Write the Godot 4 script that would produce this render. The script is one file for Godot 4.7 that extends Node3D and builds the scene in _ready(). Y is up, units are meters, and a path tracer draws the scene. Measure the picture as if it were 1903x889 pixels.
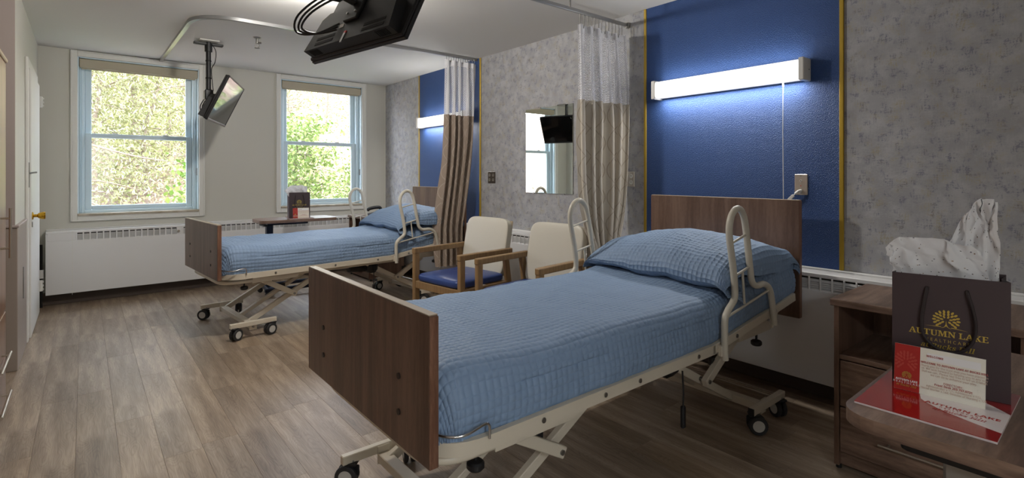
extends Node3D
# Two-bed care-home room. World: camera at x=0 z=0, right wall x=XR, window wall z=ZB, floor y=0, metres.
const XR := 3.263
const ZB := -6.749
const XL := -0.343
const H := 2.51
const XA := -0.95      # back of the wardrobe alcove
const ZF := 1.3        # wall behind the camera
var M := {}
var used := {}
var rng := RandomNumberGenerator.new()

# ---------------------------------------------------------------- node helpers
func numbered(n: String) -> String:
	var k: int = used.get(n, 0)
	used[n] = k + 1
	return n if k == 0 else "%s_%03d" % [n, k]

func tag(o: Node, label: String, category: String, group := "", kind := "") -> void:
	if label: o.set_meta("label", label)
	if category: o.set_meta("category", category)
	if group: o.set_meta("group", group)
	if kind: o.set_meta("kind", kind)

func thing(called: String, label: String, category: String, at := Vector3.ZERO, turn := 0.0, group := "") -> Node3D:
	var o := Node3D.new()
	o.name = numbered(called)
	add_child(o)
	o.position = at
	o.rotation.y = turn
	tag(o, label, category, group)
	return o

func struct_node(called: String, label: String, category: String) -> Node3D:
	var o := Node3D.new()
	o.name = called
	add_child(o)
	tag(o, label, category, "", "structure")
	return o

func part(parent: Node, called: String, st: SurfaceTool, m: Material) -> MeshInstance3D:
	var o := MeshInstance3D.new()
	o.name = called
	o.mesh = st.commit()
	o.material_override = m
	parent.add_child(o, true)
	return o

func part_mesh(parent: Node, called: String, mesh: Mesh, m: Material, xf := Transform3D.IDENTITY) -> MeshInstance3D:
	var o := MeshInstance3D.new()
	o.name = called
	o.mesh = mesh
	o.material_override = m
	o.transform = xf
	parent.add_child(o, true)
	return o

# ---------------------------------------------------------------- mesh helpers
func S() -> SurfaceTool:
	var st := SurfaceTool.new()
	st.begin(Mesh.PRIMITIVE_TRIANGLES)
	return st

func tri(st: SurfaceTool, a: Vector3, b: Vector3, c: Vector3, na: Vector3, nb: Vector3, nc: Vector3) -> void:
	var f := (b - a).cross(c - a)
	if f.length_squared() < 1e-18: return
	if f.dot(na + nb + nc) > 0.0:
		st.set_normal(na); st.add_vertex(a)
		st.set_normal(nc); st.add_vertex(c)
		st.set_normal(nb); st.add_vertex(b)
	else:
		st.set_normal(na); st.add_vertex(a)
		st.set_normal(nb); st.add_vertex(b)
		st.set_normal(nc); st.add_vertex(c)

func quad(st: SurfaceTool, a: Vector3, b: Vector3, c: Vector3, d: Vector3, n: Vector3) -> void:
	tri(st, a, b, c, n, n, n)
	tri(st, a, c, d, n, n, n)

# box with chamfered edges
func box(st: SurfaceTool, c: Vector3, s: Vector3, bev := 0.0, xf := Transform3D.IDENTITY) -> void:
	var h := s * 0.5
	bev = minf(bev, minf(h.x, minf(h.y, h.z)) * 0.9)
	var B := xf.basis
	var ax := [Vector3.RIGHT, Vector3.UP, Vector3.BACK]
	for i in 3:
		for sg in [-1.0, 1.0]:
			var n: Vector3 = ax[i] * sg
			var u: Vector3 = ax[(i + 1) % 3]
			var v: Vector3 = ax[(i + 2) % 3]
			var hu: float = h[(i + 1) % 3] - bev
			var hv: float = h[(i + 2) % 3] - bev
			var o: Vector3 = c + n * h[i]
			quad(st, xf * (o + u * hu + v * hv), xf * (o - u * hu + v * hv), xf * (o - u * hu - v * hv), xf * (o + u * hu - v * hv), B * n)
	if bev <= 0.0: return
	for i in 3:   # edges along axis i
		var j := (i + 1) % 3
		var k := (i + 2) % 3
		for sj in [-1.0, 1.0]:
			for sk in [-1.0, 1.0]:
				var e: Vector3 = ax[i] * (h[i] - bev)
				var p: Vector3 = c + ax[j] * sj * h[j] + ax[k] * sk * (h[k] - bev)
				var q: Vector3 = c + ax[j] * sj * (h[j] - bev) + ax[k] * sk * h[k]
				var nj: Vector3 = B * (ax[j] * sj)
				var nk: Vector3 = B * (ax[k] * sk)
				var nm := (nj + nk).normalized()
				quad(st, xf * (p + e), xf * (p - e), xf * (q - e), xf * (q + e), nm)
	for sx in [-1.0, 1.0]:
		for sy in [-1.0, 1.0]:
			for sz in [-1.0, 1.0]:
				var a := c + Vector3(sx * h.x, sy * (h.y - bev), sz * (h.z - bev))
				var b := c + Vector3(sx * (h.x - bev), sy * h.y, sz * (h.z - bev))
				var d := c + Vector3(sx * (h.x - bev), sy * (h.y - bev), sz * h.z)
				var nn := (B * Vector3(sx, sy, sz)).normalized()
				tri(st, xf * a, xf * b, xf * d, nn, nn, nn)

func bx(c: Vector3, s: Vector3, bev := 0.0, xf := Transform3D.IDENTITY) -> SurfaceTool:
	var st := S()
	box(st, c, s, bev, xf)
	return st

# box from corner to corner
func bb(st: SurfaceTool, x0: float, x1: float, y0: float, y1: float, z0: float, z1: float, bev := 0.0) -> void:
	box(st, Vector3((x0 + x1) / 2, (y0 + y1) / 2, (z0 + z1) / 2), Vector3(absf(x1 - x0), absf(y1 - y0), absf(z1 - z0)), bev)

# rectangular bar from a to b: w across, t in the up direction
func bar(st: SurfaceTool, a: Vector3, b: Vector3, w: float, t: float, bev := 0.003, up := Vector3.UP) -> void:
	var d := (b - a).normalized()
	if absf(d.dot(up)) > 0.98: up = Vector3.RIGHT
	var side := up.cross(d).normalized()
	var u2 := d.cross(side).normalized()
	box(st, Vector3.ZERO, Vector3(w, t, a.distance_to(b)), bev, Transform3D(Basis(side, u2, d), (a + b) / 2))

func frames(pts: PackedVector3Array) -> Array:
	var out := []
	var n := pts.size()
	var d0 := (pts[1] - pts[0]).normalized()
	var ref := Vector3.UP if absf(d0.y) < 0.9 else Vector3.RIGHT
	var u := (ref - d0 * ref.dot(d0)).normalized()
	for i in n:
		var d := (pts[mini(i + 1, n - 1)] - pts[maxi(i - 1, 0)]).normalized()
		u = (u - d * u.dot(d)).normalized()
		out.append([u, d.cross(u).normalized(), d])
	return out

func tube(st: SurfaceTool, pts: PackedVector3Array, r: float, sides := 8, caps := true, r_end := -1.0) -> void:
	var fr := frames(pts)
	var n := pts.size()
	for i in n - 1:
		var ra := r if r_end < 0 else lerpf(r, r_end, float(i) / (n - 1))
		var rb := r if r_end < 0 else lerpf(r, r_end, float(i + 1) / (n - 1))
		for k in sides:
			var a0 := TAU * k / sides
			var a1 := TAU * (k + 1) / sides
			var n00: Vector3 = fr[i][0] * cos(a0) + fr[i][1] * sin(a0)
			var n01: Vector3 = fr[i][0] * cos(a1) + fr[i][1] * sin(a1)
			var n10: Vector3 = fr[i + 1][0] * cos(a0) + fr[i + 1][1] * sin(a0)
			var n11: Vector3 = fr[i + 1][0] * cos(a1) + fr[i + 1][1] * sin(a1)
			var p00 := pts[i] + n00 * ra
			var p01 := pts[i] + n01 * ra
			var p10 := pts[i + 1] + n10 * rb
			var p11 := pts[i + 1] + n11 * rb
			tri(st, p00, p01, p11, n00, n01, n11)
			tri(st, p00, p11, p10, n00, n11, n10)
	if caps:
		for e in 2:
			var i := 0 if e == 0 else n - 1
			var nn: Vector3 = fr[i][2] * (-1.0 if e == 0 else 1.0)
			var rr := r if (e == 0 or r_end < 0) else r_end
			for k in sides:
				var a0 := TAU * k / sides
				var a1 := TAU * (k + 1) / sides
				tri(st, pts[i], pts[i] + (fr[i][0] * cos(a0) + fr[i][1] * sin(a0)) * rr, pts[i] + (fr[i][0] * cos(a1) + fr[i][1] * sin(a1)) * rr, nn, nn, nn)

func tb(pts: Array, r: float, sides := 8) -> SurfaceTool:
	var st := S()
	tube(st, PackedVector3Array(pts), r, sides)
	return st

# polyline with its corners rounded
func rounded(pts: Array, r: float, seg := 6) -> PackedVector3Array:
	var out := PackedVector3Array([pts[0]])
	for i in range(1, pts.size() - 1):
		var p: Vector3 = pts[i]
		var a: Vector3 = pts[i - 1]
		var b: Vector3 = pts[i + 1]
		var da := (a - p)
		var db := (b - p)
		var rr := minf(r, minf(da.length(), db.length()) * 0.49)
		var s := p + da.normalized() * rr
		var e := p + db.normalized() * rr
		for k in seg + 1:
			var t := float(k) / seg
			out.append(s.lerp(p, t).lerp(p.lerp(e, t), t))
	out.append(pts[pts.size() - 1])
	return out

# Catmull-Rom through points
func smooth(pts: Array, seg := 6) -> PackedVector3Array:
	var out := PackedVector3Array()
	var n := pts.size()
	for i in n - 1:
		var p0: Vector3 = pts[maxi(i - 1, 0)]
		var p1: Vector3 = pts[i]
		var p2: Vector3 = pts[i + 1]
		var p3: Vector3 = pts[mini(i + 2, n - 1)]
		for k in seg:
			out.append(p1.cubic_interpolate(p2, p0, p3, float(k) / seg))
	out.append(pts[n - 1])
	return out

# lathe round local y; profile = [Vector2(radius, y)]
func lathe(st: SurfaceTool, prof: Array, seg := 16, xf := Transform3D.IDENTITY) -> void:
	for i in prof.size() - 1:
		var a: Vector2 = prof[i]
		var b: Vector2 = prof[i + 1]
		var t := b - a
		if t.length() < 1e-7: continue
		var nr := Vector2(t.y, -t.x).normalized()
		for k in seg:
			var c0 := Vector2(cos(TAU * k / seg), sin(TAU * k / seg))
			var c1 := Vector2(cos(TAU * (k + 1) / seg), sin(TAU * (k + 1) / seg))
			var n0 := xf.basis * Vector3(nr.x * c0.x, nr.y, nr.x * c0.y)
			var n1 := xf.basis * Vector3(nr.x * c1.x, nr.y, nr.x * c1.y)
			var p00 := xf * Vector3(a.x * c0.x, a.y, a.x * c0.y)
			var p01 := xf * Vector3(a.x * c1.x, a.y, a.x * c1.y)
			var p10 := xf * Vector3(b.x * c0.x, b.y, b.x * c0.y)
			var p11 := xf * Vector3(b.x * c1.x, b.y, b.x * c1.y)
			tri(st, p00, p01, p11, n0, n1, n1)
			tri(st, p00, p11, p10, n0, n1, n0)

func lt(prof: Array, seg := 16, xf := Transform3D.IDENTITY) -> SurfaceTool:
	var st := S()
	lathe(st, prof, seg, xf)
	return st

# disc/cylinder along an axis
func cyl(st: SurfaceTool, a: Vector3, b: Vector3, r: float, seg := 12) -> void:
	tube(st, PackedVector3Array([a, b]), r, seg)

# polygon in local xy extruded from z=0 to z=d, with xf
func prism(st: SurfaceTool, poly: PackedVector2Array, d: float, xf := Transform3D.IDENTITY) -> void:
	var ix := Geometry2D.triangulate_polygon(poly)
	var n0 := xf.basis * Vector3(0, 0, -signf(d))
	for k in range(0, ix.size(), 3):
		var a := poly[ix[k]]; var b := poly[ix[k + 1]]; var c := poly[ix[k + 2]]
		tri(st, xf * Vector3(a.x, a.y, 0), xf * Vector3(b.x, b.y, 0), xf * Vector3(c.x, c.y, 0), n0, n0, n0)
		tri(st, xf * Vector3(a.x, a.y, d), xf * Vector3(b.x, b.y, d), xf * Vector3(c.x, c.y, d), -n0, -n0, -n0)
	var cw := 1.0 if Geometry2D.is_polygon_clockwise(poly) else -1.0
	for k in poly.size():
		var a := poly[k]
		var b := poly[(k + 1) % poly.size()]
		var e := (b - a).normalized()
		var n := xf.basis * Vector3(-e.y * cw, e.x * cw, 0)
		quad(st, xf * Vector3(a.x, a.y, 0), xf * Vector3(b.x, b.y, 0), xf * Vector3(b.x, b.y, d), xf * Vector3(a.x, a.y, d), n)

func round_rect(x0: float, x1: float, y0: float, y1: float, r: float, seg := 6) -> PackedVector2Array:
	var out := PackedVector2Array()
	for c in [[x1 - r, y1 - r, 0.0], [x0 + r, y1 - r, PI / 2], [x0 + r, y0 + r, PI], [x1 - r, y0 + r, PI * 1.5]]:
		for k in seg + 1:
			var a: float = c[2] + PI / 2 * k / seg
			out.append(Vector2(c[0] + cos(a) * r, c[1] + sin(a) * r))
	return out

# grid of points -> smooth mesh. P is row-major nu x nv
func grid_mesh(P: PackedVector3Array, nu: int, nv: int, UV: PackedVector2Array, flip := false) -> ArrayMesh:
	var N := PackedVector3Array()
	N.resize(P.size())
	for i in nu:
		var i0 := maxi(i - 1, 0) * nv
		var i1 := mini(i + 1, nu - 1) * nv
		for j in nv:
			var du := P[i1 + j] - P[i0 + j]
			var dv := P[i * nv + mini(j + 1, nv - 1)] - P[i * nv + maxi(j - 1, 0)]
			var n := du.cross(dv).normalized()
			N[i * nv + j] = -n if flip else n
	var I := PackedInt32Array()
	I.resize((nu - 1) * (nv - 1) * 6)
	var q := 0
	for i in nu - 1:
		for j in nv - 1:
			var a := i * nv + j
			var b := a + nv
			if flip:
				I[q] = a; I[q + 1] = b; I[q + 2] = a + 1; I[q + 3] = a + 1; I[q + 4] = b; I[q + 5] = b + 1
			else:
				I[q] = a; I[q + 1] = a + 1; I[q + 2] = b; I[q + 3] = a + 1; I[q + 4] = b + 1; I[q + 5] = b
			q += 6
	var arr := []
	arr.resize(Mesh.ARRAY_MAX)
	arr[Mesh.ARRAY_VERTEX] = P
	arr[Mesh.ARRAY_NORMAL] = N
	if UV.size() == P.size(): arr[Mesh.ARRAY_TEX_UV] = UV
	arr[Mesh.ARRAY_INDEX] = I
	var m := ArrayMesh.new()
	m.add_surface_from_arrays(Mesh.PRIMITIVE_TRIANGLES, arr)
	return m

func text_mesh(s: String, height: float, font := "Droid Serif", bold := false, depth := 0.0006, italic := false) -> TextMesh:
	var t := TextMesh.new()
	var f := SystemFont.new()
	f.font_names = PackedStringArray([font])
	f.font_weight = 700 if bold else 400
	f.font_italic = italic
	t.font = f
	t.text = s
	t.font_size = 64
	t.pixel_size = height / 46.0     # cap height of the face is about 46 of 64
	t.depth = depth
	t.curve_step = 2.0
	return t
# ---------------------------------------------------------------- materials
func mat(key: String, c: Color, rough := 0.6, metal := 0.0) -> StandardMaterial3D:
	var m := StandardMaterial3D.new()
	m.resource_name = key
	m.albedo_color = c
	m.roughness = rough
	m.metallic = metal
	M[key] = m
	return m

func noise(seed_: int, freq: float, oct := 3, type := FastNoiseLite.TYPE_SIMPLEX_SMOOTH) -> FastNoiseLite:
	var n := FastNoiseLite.new()
	n.seed = seed_
	n.frequency = freq
	n.noise_type = type
	n.fractal_octaves = oct
	return n

# tileable noise of w x h samples stretched to W x H, as bytes
func layer(seed_: int, freq: float, oct: int, w: int, h: int, W: int, HH: int, type := FastNoiseLite.TYPE_SIMPLEX_SMOOTH) -> PackedByteArray:
	var im := noise(seed_, freq, oct, type).get_seamless_image(w, h)
	im.convert(Image.FORMAT_L8)
	if w != W or h != HH: im.resize(W, HH, Image.INTERPOLATE_CUBIC)
	return im.get_data()

func tex_rgb(bytes: PackedByteArray, w: int, h: int) -> ImageTexture:
	return ImageTexture.create_from_image(Image.create_from_data(w, h, false, Image.FORMAT_RGB8, bytes))

func triplanar(m: StandardMaterial3D, scale: float, world := false) -> void:
	m.uv1_triplanar = true
	m.uv1_world_triplanar = world
	m.uv1_scale = Vector3(scale, scale, scale)
	m.uv1_triplanar_sharpness = 8.0

# streaky wood; grain along v, or along u when turned
func wood_tex(seed_: int, dark: Color, light: Color, turned: bool, contrast := 1.0) -> ImageTexture:
	var W := 512
	var a := layer(seed_, 0.012, 3, 512, 12, W, W)
	var b := layer(seed_ + 1, 0.05, 3, 512, 40, W, W)
	var c := layer(seed_ + 2, 0.2, 2, 512, 90, W, W)
	var out := PackedByteArray()
	out.resize(W * W * 3)
	for y in W:
		for x in W:
			var i := y * W + x
			var t := 0.45 * a[i] / 255.0 + 0.35 * b[i] / 255.0 + 0.2 * c[i] / 255.0
			t = clampf((t - 0.5) * 2.2 * contrast + 0.5, 0.0, 1.0)
			var col := dark.lerp(light, t)
			var o := (x * W + y) * 3 if turned else i * 3
			out[o] = int(col.r * 255); out[o + 1] = int(col.g * 255); out[o + 2] = int(col.b * 255)
	return tex_rgb(out, W, W)

func wallpaper_tex() -> ImageTexture:
	var W := 1024
	var blotch := layer(11, 0.008, 4, W, W, W, W)
	var fine := layer(12, 0.16, 3, W, W, W, W)
	var vs := layer(13, 0.12, 3, 1024, 160, W, W)
	var hs := layer(14, 0.12, 3, 160, 1024, W, W)
	var och := layer(15, 0.013, 4, W, W, W, W)
	var blu := layer(16, 0.018, 4, W, W, W, W)
	var base := Color8(160, 160, 163)
	var pale := Color8(175, 175, 177)
	var ochre := Color8(160, 149, 118)
	var ink := Color8(100, 103, 120)
	var out := PackedByteArray()
	out.resize(W * W * 3)
	for i in W * W:
		var v := (vs[i] - 128) / 128.0
		var h := (hs[i] - 128) / 128.0
		var f := (fine[i] - 128) / 128.0
		var scratch := clampf(0.35 + v * 0.9 + h * 0.6 + f * 0.8, 0, 1)
		var col := base.lerp(pale, clampf(0.5 + (blotch[i] - 128) / 110.0 + f * 0.3 + v * 0.35 + h * 0.2, 0, 1))
		col = col.lerp(ochre, clampf((och[i] - 126) / 70.0, 0, 1) * scratch * 0.62)
		col = col.lerp(ink, clampf((blu[i] - 124) / 60.0, 0, 1) * clampf(scratch * 1.3 - 0.25, 0, 1) * 0.62)
		out[i * 3] = int(col.r * 255); out[i * 3 + 1] = int(col.g * 255); out[i * 3 + 2] = int(col.b * 255)
	return tex_rgb(out, W, W)

# oak plank print: 512 wide (0.6 m) x 1024 long (1.22 m), with cathedral figure
func plank_tex() -> ImageTexture:
	var W := 512
	var HH := 1024
	var warp := layer(21, 0.006, 2, 512, 110, W, HH)
	var pores := layer(22, 0.22, 2, 512, 36, W, HH)
	var tone := layer(23, 0.01, 3, 512, 100, W, HH)
	var knots := layer(24, 0.012, 2, 512, 300, W, HH)
	var dark := Color8(121, 104, 87)
	var light := Color8(183, 166, 146)
	var out := PackedByteArray()
	out.resize(W * HH * 3)
	for y in HH:
		for x in W:
			var i := y * W + x
			var g := fposmod(warp[i] / 255.0 * 15.0 + knots[i] / 255.0 * 5.0, 1.0)
			var ring := 1.0 - smoothstep(0.0, 0.28, g) * (1.0 - smoothstep(0.72, 1.0, g))
			var t := 0.62 + (tone[i] - 128) / 255.0 * 0.9 - ring * 0.2 + (pores[i] - 128) / 255.0 * 0.55
			var col := dark.lerp(light, clampf(t, 0.0, 1.0))
			out[i * 3] = int(col.r * 255); out[i * 3 + 1] = int(col.g * 255); out[i * 3 + 2] = int(col.b * 255)
	return tex_rgb(out, W, HH)

func curtain_tex(base: Color, line: Color) -> ImageTexture:
	var W := 256
	var HH := 512
	var weave := layer(31, 0.3, 2, W, HH, W, HH)
	var out := PackedByteArray()
	out.resize(W * HH * 3)
	for y in HH:
		var s := sin(TAU * y / HH)
		for x in W:
			var i := y * W + x
			var d := 1e9
			for k in [0.25, 0.75]:
				for sg in [-1.0, 1.0]:
					var cx: float = (k + sg * s * 0.22) * W
					var dd := absf(x - cx)
					d = minf(d, minf(dd, W - dd))
			var t := 1.0 - smoothstep(2.0, 5.0, d)
			var col := base.lerp(line, t * 0.8)
			var n := 1.0 + (weave[i] - 128) / 255.0 * 0.16
			out[i * 3] = int(clampf(col.r * n, 0, 1) * 255); out[i * 3 + 1] = int(clampf(col.g * n, 0, 1) * 255); out[i * 3 + 2] = int(clampf(col.b * n, 0, 1) * 255)
	return tex_rgb(out, W, HH)

func net_tex() -> ImageTexture:      # one repeat of a honeycomb netting: opaque threads, open cells
	var W := 64
	var im := Image.create(W, W, false, Image.FORMAT_RGBA8)
	for y in W:
		for x in W:
			var d := 1e9
			for c in [[32, 0], [32, 64], [0, 32], [64, 32]]:
				var dx := absf(x - c[0]) / 30.0
				var dy := absf(y - c[1]) / 30.0
				d = minf(d, maxf(dx * 0.75 + dy * 0.75, maxf(dx, dy)))
			im.set_pixel(x, y, Color(1, 1, 1, 0.0 if d < 0.5 else 1.0))
	return ImageTexture.create_from_image(im)

func tissue_tex() -> ImageTexture:
	var W := 512
	var im := Image.create(W, W, false, Image.FORMAT_RGB8)
	im.fill(Color8(226, 225, 226))
	var r := RandomNumberGenerator.new()
	r.seed = 5
	for k in 330:
		var x := r.randi_range(2, W - 4)
		var y := r.randi_range(2, W - 4)
		var c := Color8(60, 58, 62) if r.randf() > 0.2 else Color8(150, 120, 90)
		im.fill_rect(Rect2i(x, y, 3, 3), c)
	return ImageTexture.create_from_image(im)

func noise_tex(seed_: int, freq: float, oct: int, size: int, type := FastNoiseLite.TYPE_SIMPLEX_SMOOTH) -> ImageTexture:
	var im := noise(seed_, freq, oct, type).get_seamless_image(size, size)
	im.convert(Image.FORMAT_L8)
	return ImageTexture.create_from_image(im)

func two_tone_tex(seed_: int, freq: float, oct: int, a: Color, b: Color, size := 256) -> ImageTexture:
	var d := layer(seed_, freq, oct, size, size, size, size)
	var out := PackedByteArray()
	out.resize(size * size * 3)
	for i in size * size:
		var col := a.lerp(b, d[i] / 255.0)
		out[i * 3] = int(col.r * 255); out[i * 3 + 1] = int(col.g * 255); out[i * 3 + 2] = int(col.b * 255)
	return tex_rgb(out, size, size)

func make_materials() -> void:
	var m: StandardMaterial3D
	m = mat("ceiling_paint", Color8(226, 225, 222), 0.9)
	m = mat("wall_paint", Color8(198, 196, 186), 0.55)
	m = mat("taupe_paint", Color8(168, 156, 150), 0.7)
	m = mat("dado_vinyl", Color8(152, 140, 130), 0.45)
	m = mat("white_trim", Color8(220, 219, 213), 0.4)
	m = mat("sky_tinted_vinyl", Color8(206, 225, 234), 0.35)  # blue of the skylight put into the vinyl colour
	m = mat("sill_stone", Color.WHITE, 0.5)
	m.albedo_texture = two_tone_tex(41, 0.02, 4, Color8(150, 138, 116), Color8(205, 198, 184))
	triplanar(m, 1.2)
	m = mat("blind_fabric", Color8(178, 170, 150), 0.85)
	m = mat("dark_gap", Color8(20, 18, 16), 0.9)
	m = mat("kick_rubber", Color8(80, 68, 60), 0.7)
	m = mat("radiator_paint", Color8(222, 221, 220), 0.45)
	m = mat("radiator_inside", Color8(98, 96, 94), 0.8)
	m = mat("wallpaper", Color.WHITE, 0.75)
	m.albedo_texture = wallpaper_tex()
	triplanar(m, 0.75, true)
	m.heightmap_enabled = true
	m.heightmap_texture = noise_tex(17, 0.15, 3, 512)
	m.heightmap_scale = 0.05
	m = mat("blue_emboss", Color8(38, 72, 128), 0.5)
	m.heightmap_enabled = true
	var cell := noise(18, 0.035, 2, FastNoiseLite.TYPE_SIMPLEX_SMOOTH)
	cell.domain_warp_enabled = true
	cell.domain_warp_amplitude = 12.0
	cell.domain_warp_frequency = 0.03
	var ci := cell.get_seamless_image(768, 512)
	ci.convert(Image.FORMAT_L8)
	ci.resize(512, 512, Image.INTERPOLATE_CUBIC)
	m.heightmap_texture = ImageTexture.create_from_image(ci)
	m.heightmap_scale = 0.34
	triplanar(m, 6.2, true)
	m = mat("gold_trim", Color8(176, 146, 48), 0.4, 0.35)
	m = mat("walnut", Color.WHITE, 0.38)
	m.albedo_texture = wood_tex(51, Color8(90, 67, 54), Color8(122, 96, 80), false, 0.9)
	triplanar(m, 1.6)
	m = mat("walnut_across", Color.WHITE, 0.38)
	m.albedo_texture = wood_tex(55, Color8(92, 71, 59), Color8(136, 111, 95), true)
	triplanar(m, 1.6)
	m = mat("walnut_edge", Color.WHITE, 0.4)
	m.albedo_texture = wood_tex(58, Color8(98, 66, 50), Color8(140, 104, 84), false)
	triplanar(m, 2.0)
	m = mat("wardrobe_wood", Color.WHITE, 0.28)
	m.albedo_texture = wood_tex(61, Color8(112, 84, 66), Color8(150, 118, 96), false)
	triplanar(m, 1.0)
	m = mat("edge_band", Color8(166, 150, 128), 0.4)
	m = mat("oak_chair", Color.WHITE, 0.42)
	m.albedo_texture = wood_tex(64, Color8(128, 100, 66), Color8(156, 126, 88), false, 0.8)
	triplanar(m, 3.0)
	m = mat("cream_vinyl", Color8(202, 197, 183), 0.42)
	m = mat("blue_vinyl", Color8(38, 62, 122), 0.32)
	m = mat("bed_enamel", Color8(206, 196, 178), 0.35)
	m = mat("assist_enamel", Color8(205, 199, 184), 0.28)
	m = mat("chrome", Color8(200, 200, 200), 0.15, 1.0)
	m = mat("steel", Color8(150, 148, 144), 0.35, 0.9)
	m = mat("nickel", Color8(176, 166, 152), 0.32, 0.9)
	m = mat("brass", Color8(206, 160, 54), 0.22, 1.0)
	m = mat("black_plastic", Color8(24, 24, 26), 0.45)
	m = mat("tv_plastic", Color8(17, 17, 18), 0.55)
	m = mat("vent_black", Color8(12, 12, 13), 0.8)
	m = mat("screen_glass", Color8(10, 11, 12), 0.06)
	m = mat("rubber", Color8(40, 40, 42), 0.6)
	m = mat("hub_grey", Color8(196, 194, 188), 0.5)
	m = mat("bolt_dark", Color8(36, 24, 20), 0.4)
	m = mat("white_plastic", Color8(225, 224, 220), 0.4)
	m = mat("plate_steel", Color8(186, 178, 168), 0.32, 0.6)
	m = mat("outlet_brown", Color8(74, 66, 60), 0.4)
	m = mat("mirror_silver", Color8(235, 240, 236), 0.0, 1.0)
	m = mat("red_lamp", Color8(190, 40, 30), 0.4)
	m = mat("navy_metal", Color8(28, 36, 56), 0.4, 0.3)
	m = mat("grey_metal", Color8(150, 145, 138), 0.4, 0.4)
	m = mat("quilt", Color8(127, 150, 179), 0.6)
	m.rim_enabled = true
	m.rim = 0.15
	m.rim_tint = 0.6
	m = mat("curtain", Color.WHITE, 0.8)
	m.albedo_texture = curtain_tex(Color8(198, 190, 176), Color8(160, 147, 130))
	m = mat("curtain_taupe", Color.WHITE, 0.8)
	m.albedo_texture = curtain_tex(Color8(156, 140, 126), Color8(186, 172, 158))
	m = mat("curtain_net", Color8(232, 232, 236), 0.8)
	m.albedo_texture = net_tex()
	m.transparency = BaseMaterial3D.TRANSPARENCY_ALPHA_SCISSOR
	m.alpha_scissor_threshold = 0.5
	m.cull_mode = BaseMaterial3D.CULL_DISABLED
	m = mat("net_band", Color8(228, 228, 232), 0.8)
	m.backlight_enabled = true
	m.backlight = Color(0.4, 0.4, 0.4)
	m = mat("glass", Color(1, 1, 1, 0.04), 0.0)
	m.transparency = BaseMaterial3D.TRANSPARENCY_ALPHA
	m = mat("bag_paper", Color8(65, 51, 53), 0.5)
	m = mat("gold_foil", Color8(214, 190, 92), 0.3, 0.75)
	m = mat("cord_brown", Color8(40, 30, 30), 0.7)
	m = mat("tissue", Color.WHITE, 0.8)
	m.albedo_texture = tissue_tex()
	m.backlight_enabled = true
	m.backlight = Color(0.5, 0.5, 0.5)
	m = mat("card_cream", Color8(230, 226, 212), 0.5)
	m = mat("card_white", Color8(232, 230, 228), 0.5)
	m = mat("print_red", Color8(168, 40, 34), 0.35)
	m = mat("gloss_red", Color8(150, 16, 18), 0.12)
	m.clearcoat_enabled = true
	m.clearcoat = 0.6
	m.clearcoat_roughness = 0.05
	m = mat("gloss_white", Color8(222, 212, 210), 0.14)
	m = mat("pale_red", Color8(182, 70, 58), 0.4)
	m = mat("ink_brown", Color8(204, 178, 160), 0.6)
	m = mat("ink_red", Color8(172, 84, 76), 0.5)
	m = mat("track_aluminium", Color8(168, 168, 168), 0.28, 0.9)
	m = mat("lamp_metal", Color8(224, 222, 216), 0.4)
	m = mat("lamp_glow", Color8(250, 250, 250), 0.5)
	m.emission_enabled = true
	m.emission = Color8(255, 252, 248)
	m.emission_energy_multiplier = LAMP_GLOW
	m = mat("dome_glow", Color8(250, 250, 250), 0.5)
	m.emission_enabled = true
	m.emission = Color8(255, 251, 244)
	m.emission_energy_multiplier = DOME_GLOW
	# outdoors
	m = mat("litter", Color.WHITE, 0.95)
	m.albedo_texture = two_tone_tex(71, 0.05, 5, Color8(84, 66, 54), Color8(158, 132, 112), 512)
	triplanar(m, 0.25, true)
	m = mat("bark", Color.WHITE, 0.9)
	m.albedo_texture = two_tone_tex(72, 0.08, 4, Color8(92, 78, 66), Color8(168, 152, 134), 256)
	triplanar(m, 1.5)
	m = mat("leaf", Color.WHITE, 0.6)
	m.vertex_color_use_as_albedo = true
	m.backlight_enabled = true
	m.backlight = Color(0.4, 0.45, 0.3)
	m.cull_mode = BaseMaterial3D.CULL_DISABLED
# ---------------------------------------------------------------- scene
const LAMP_GLOW := 1.1
const DOME_GLOW := 2.5

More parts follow.
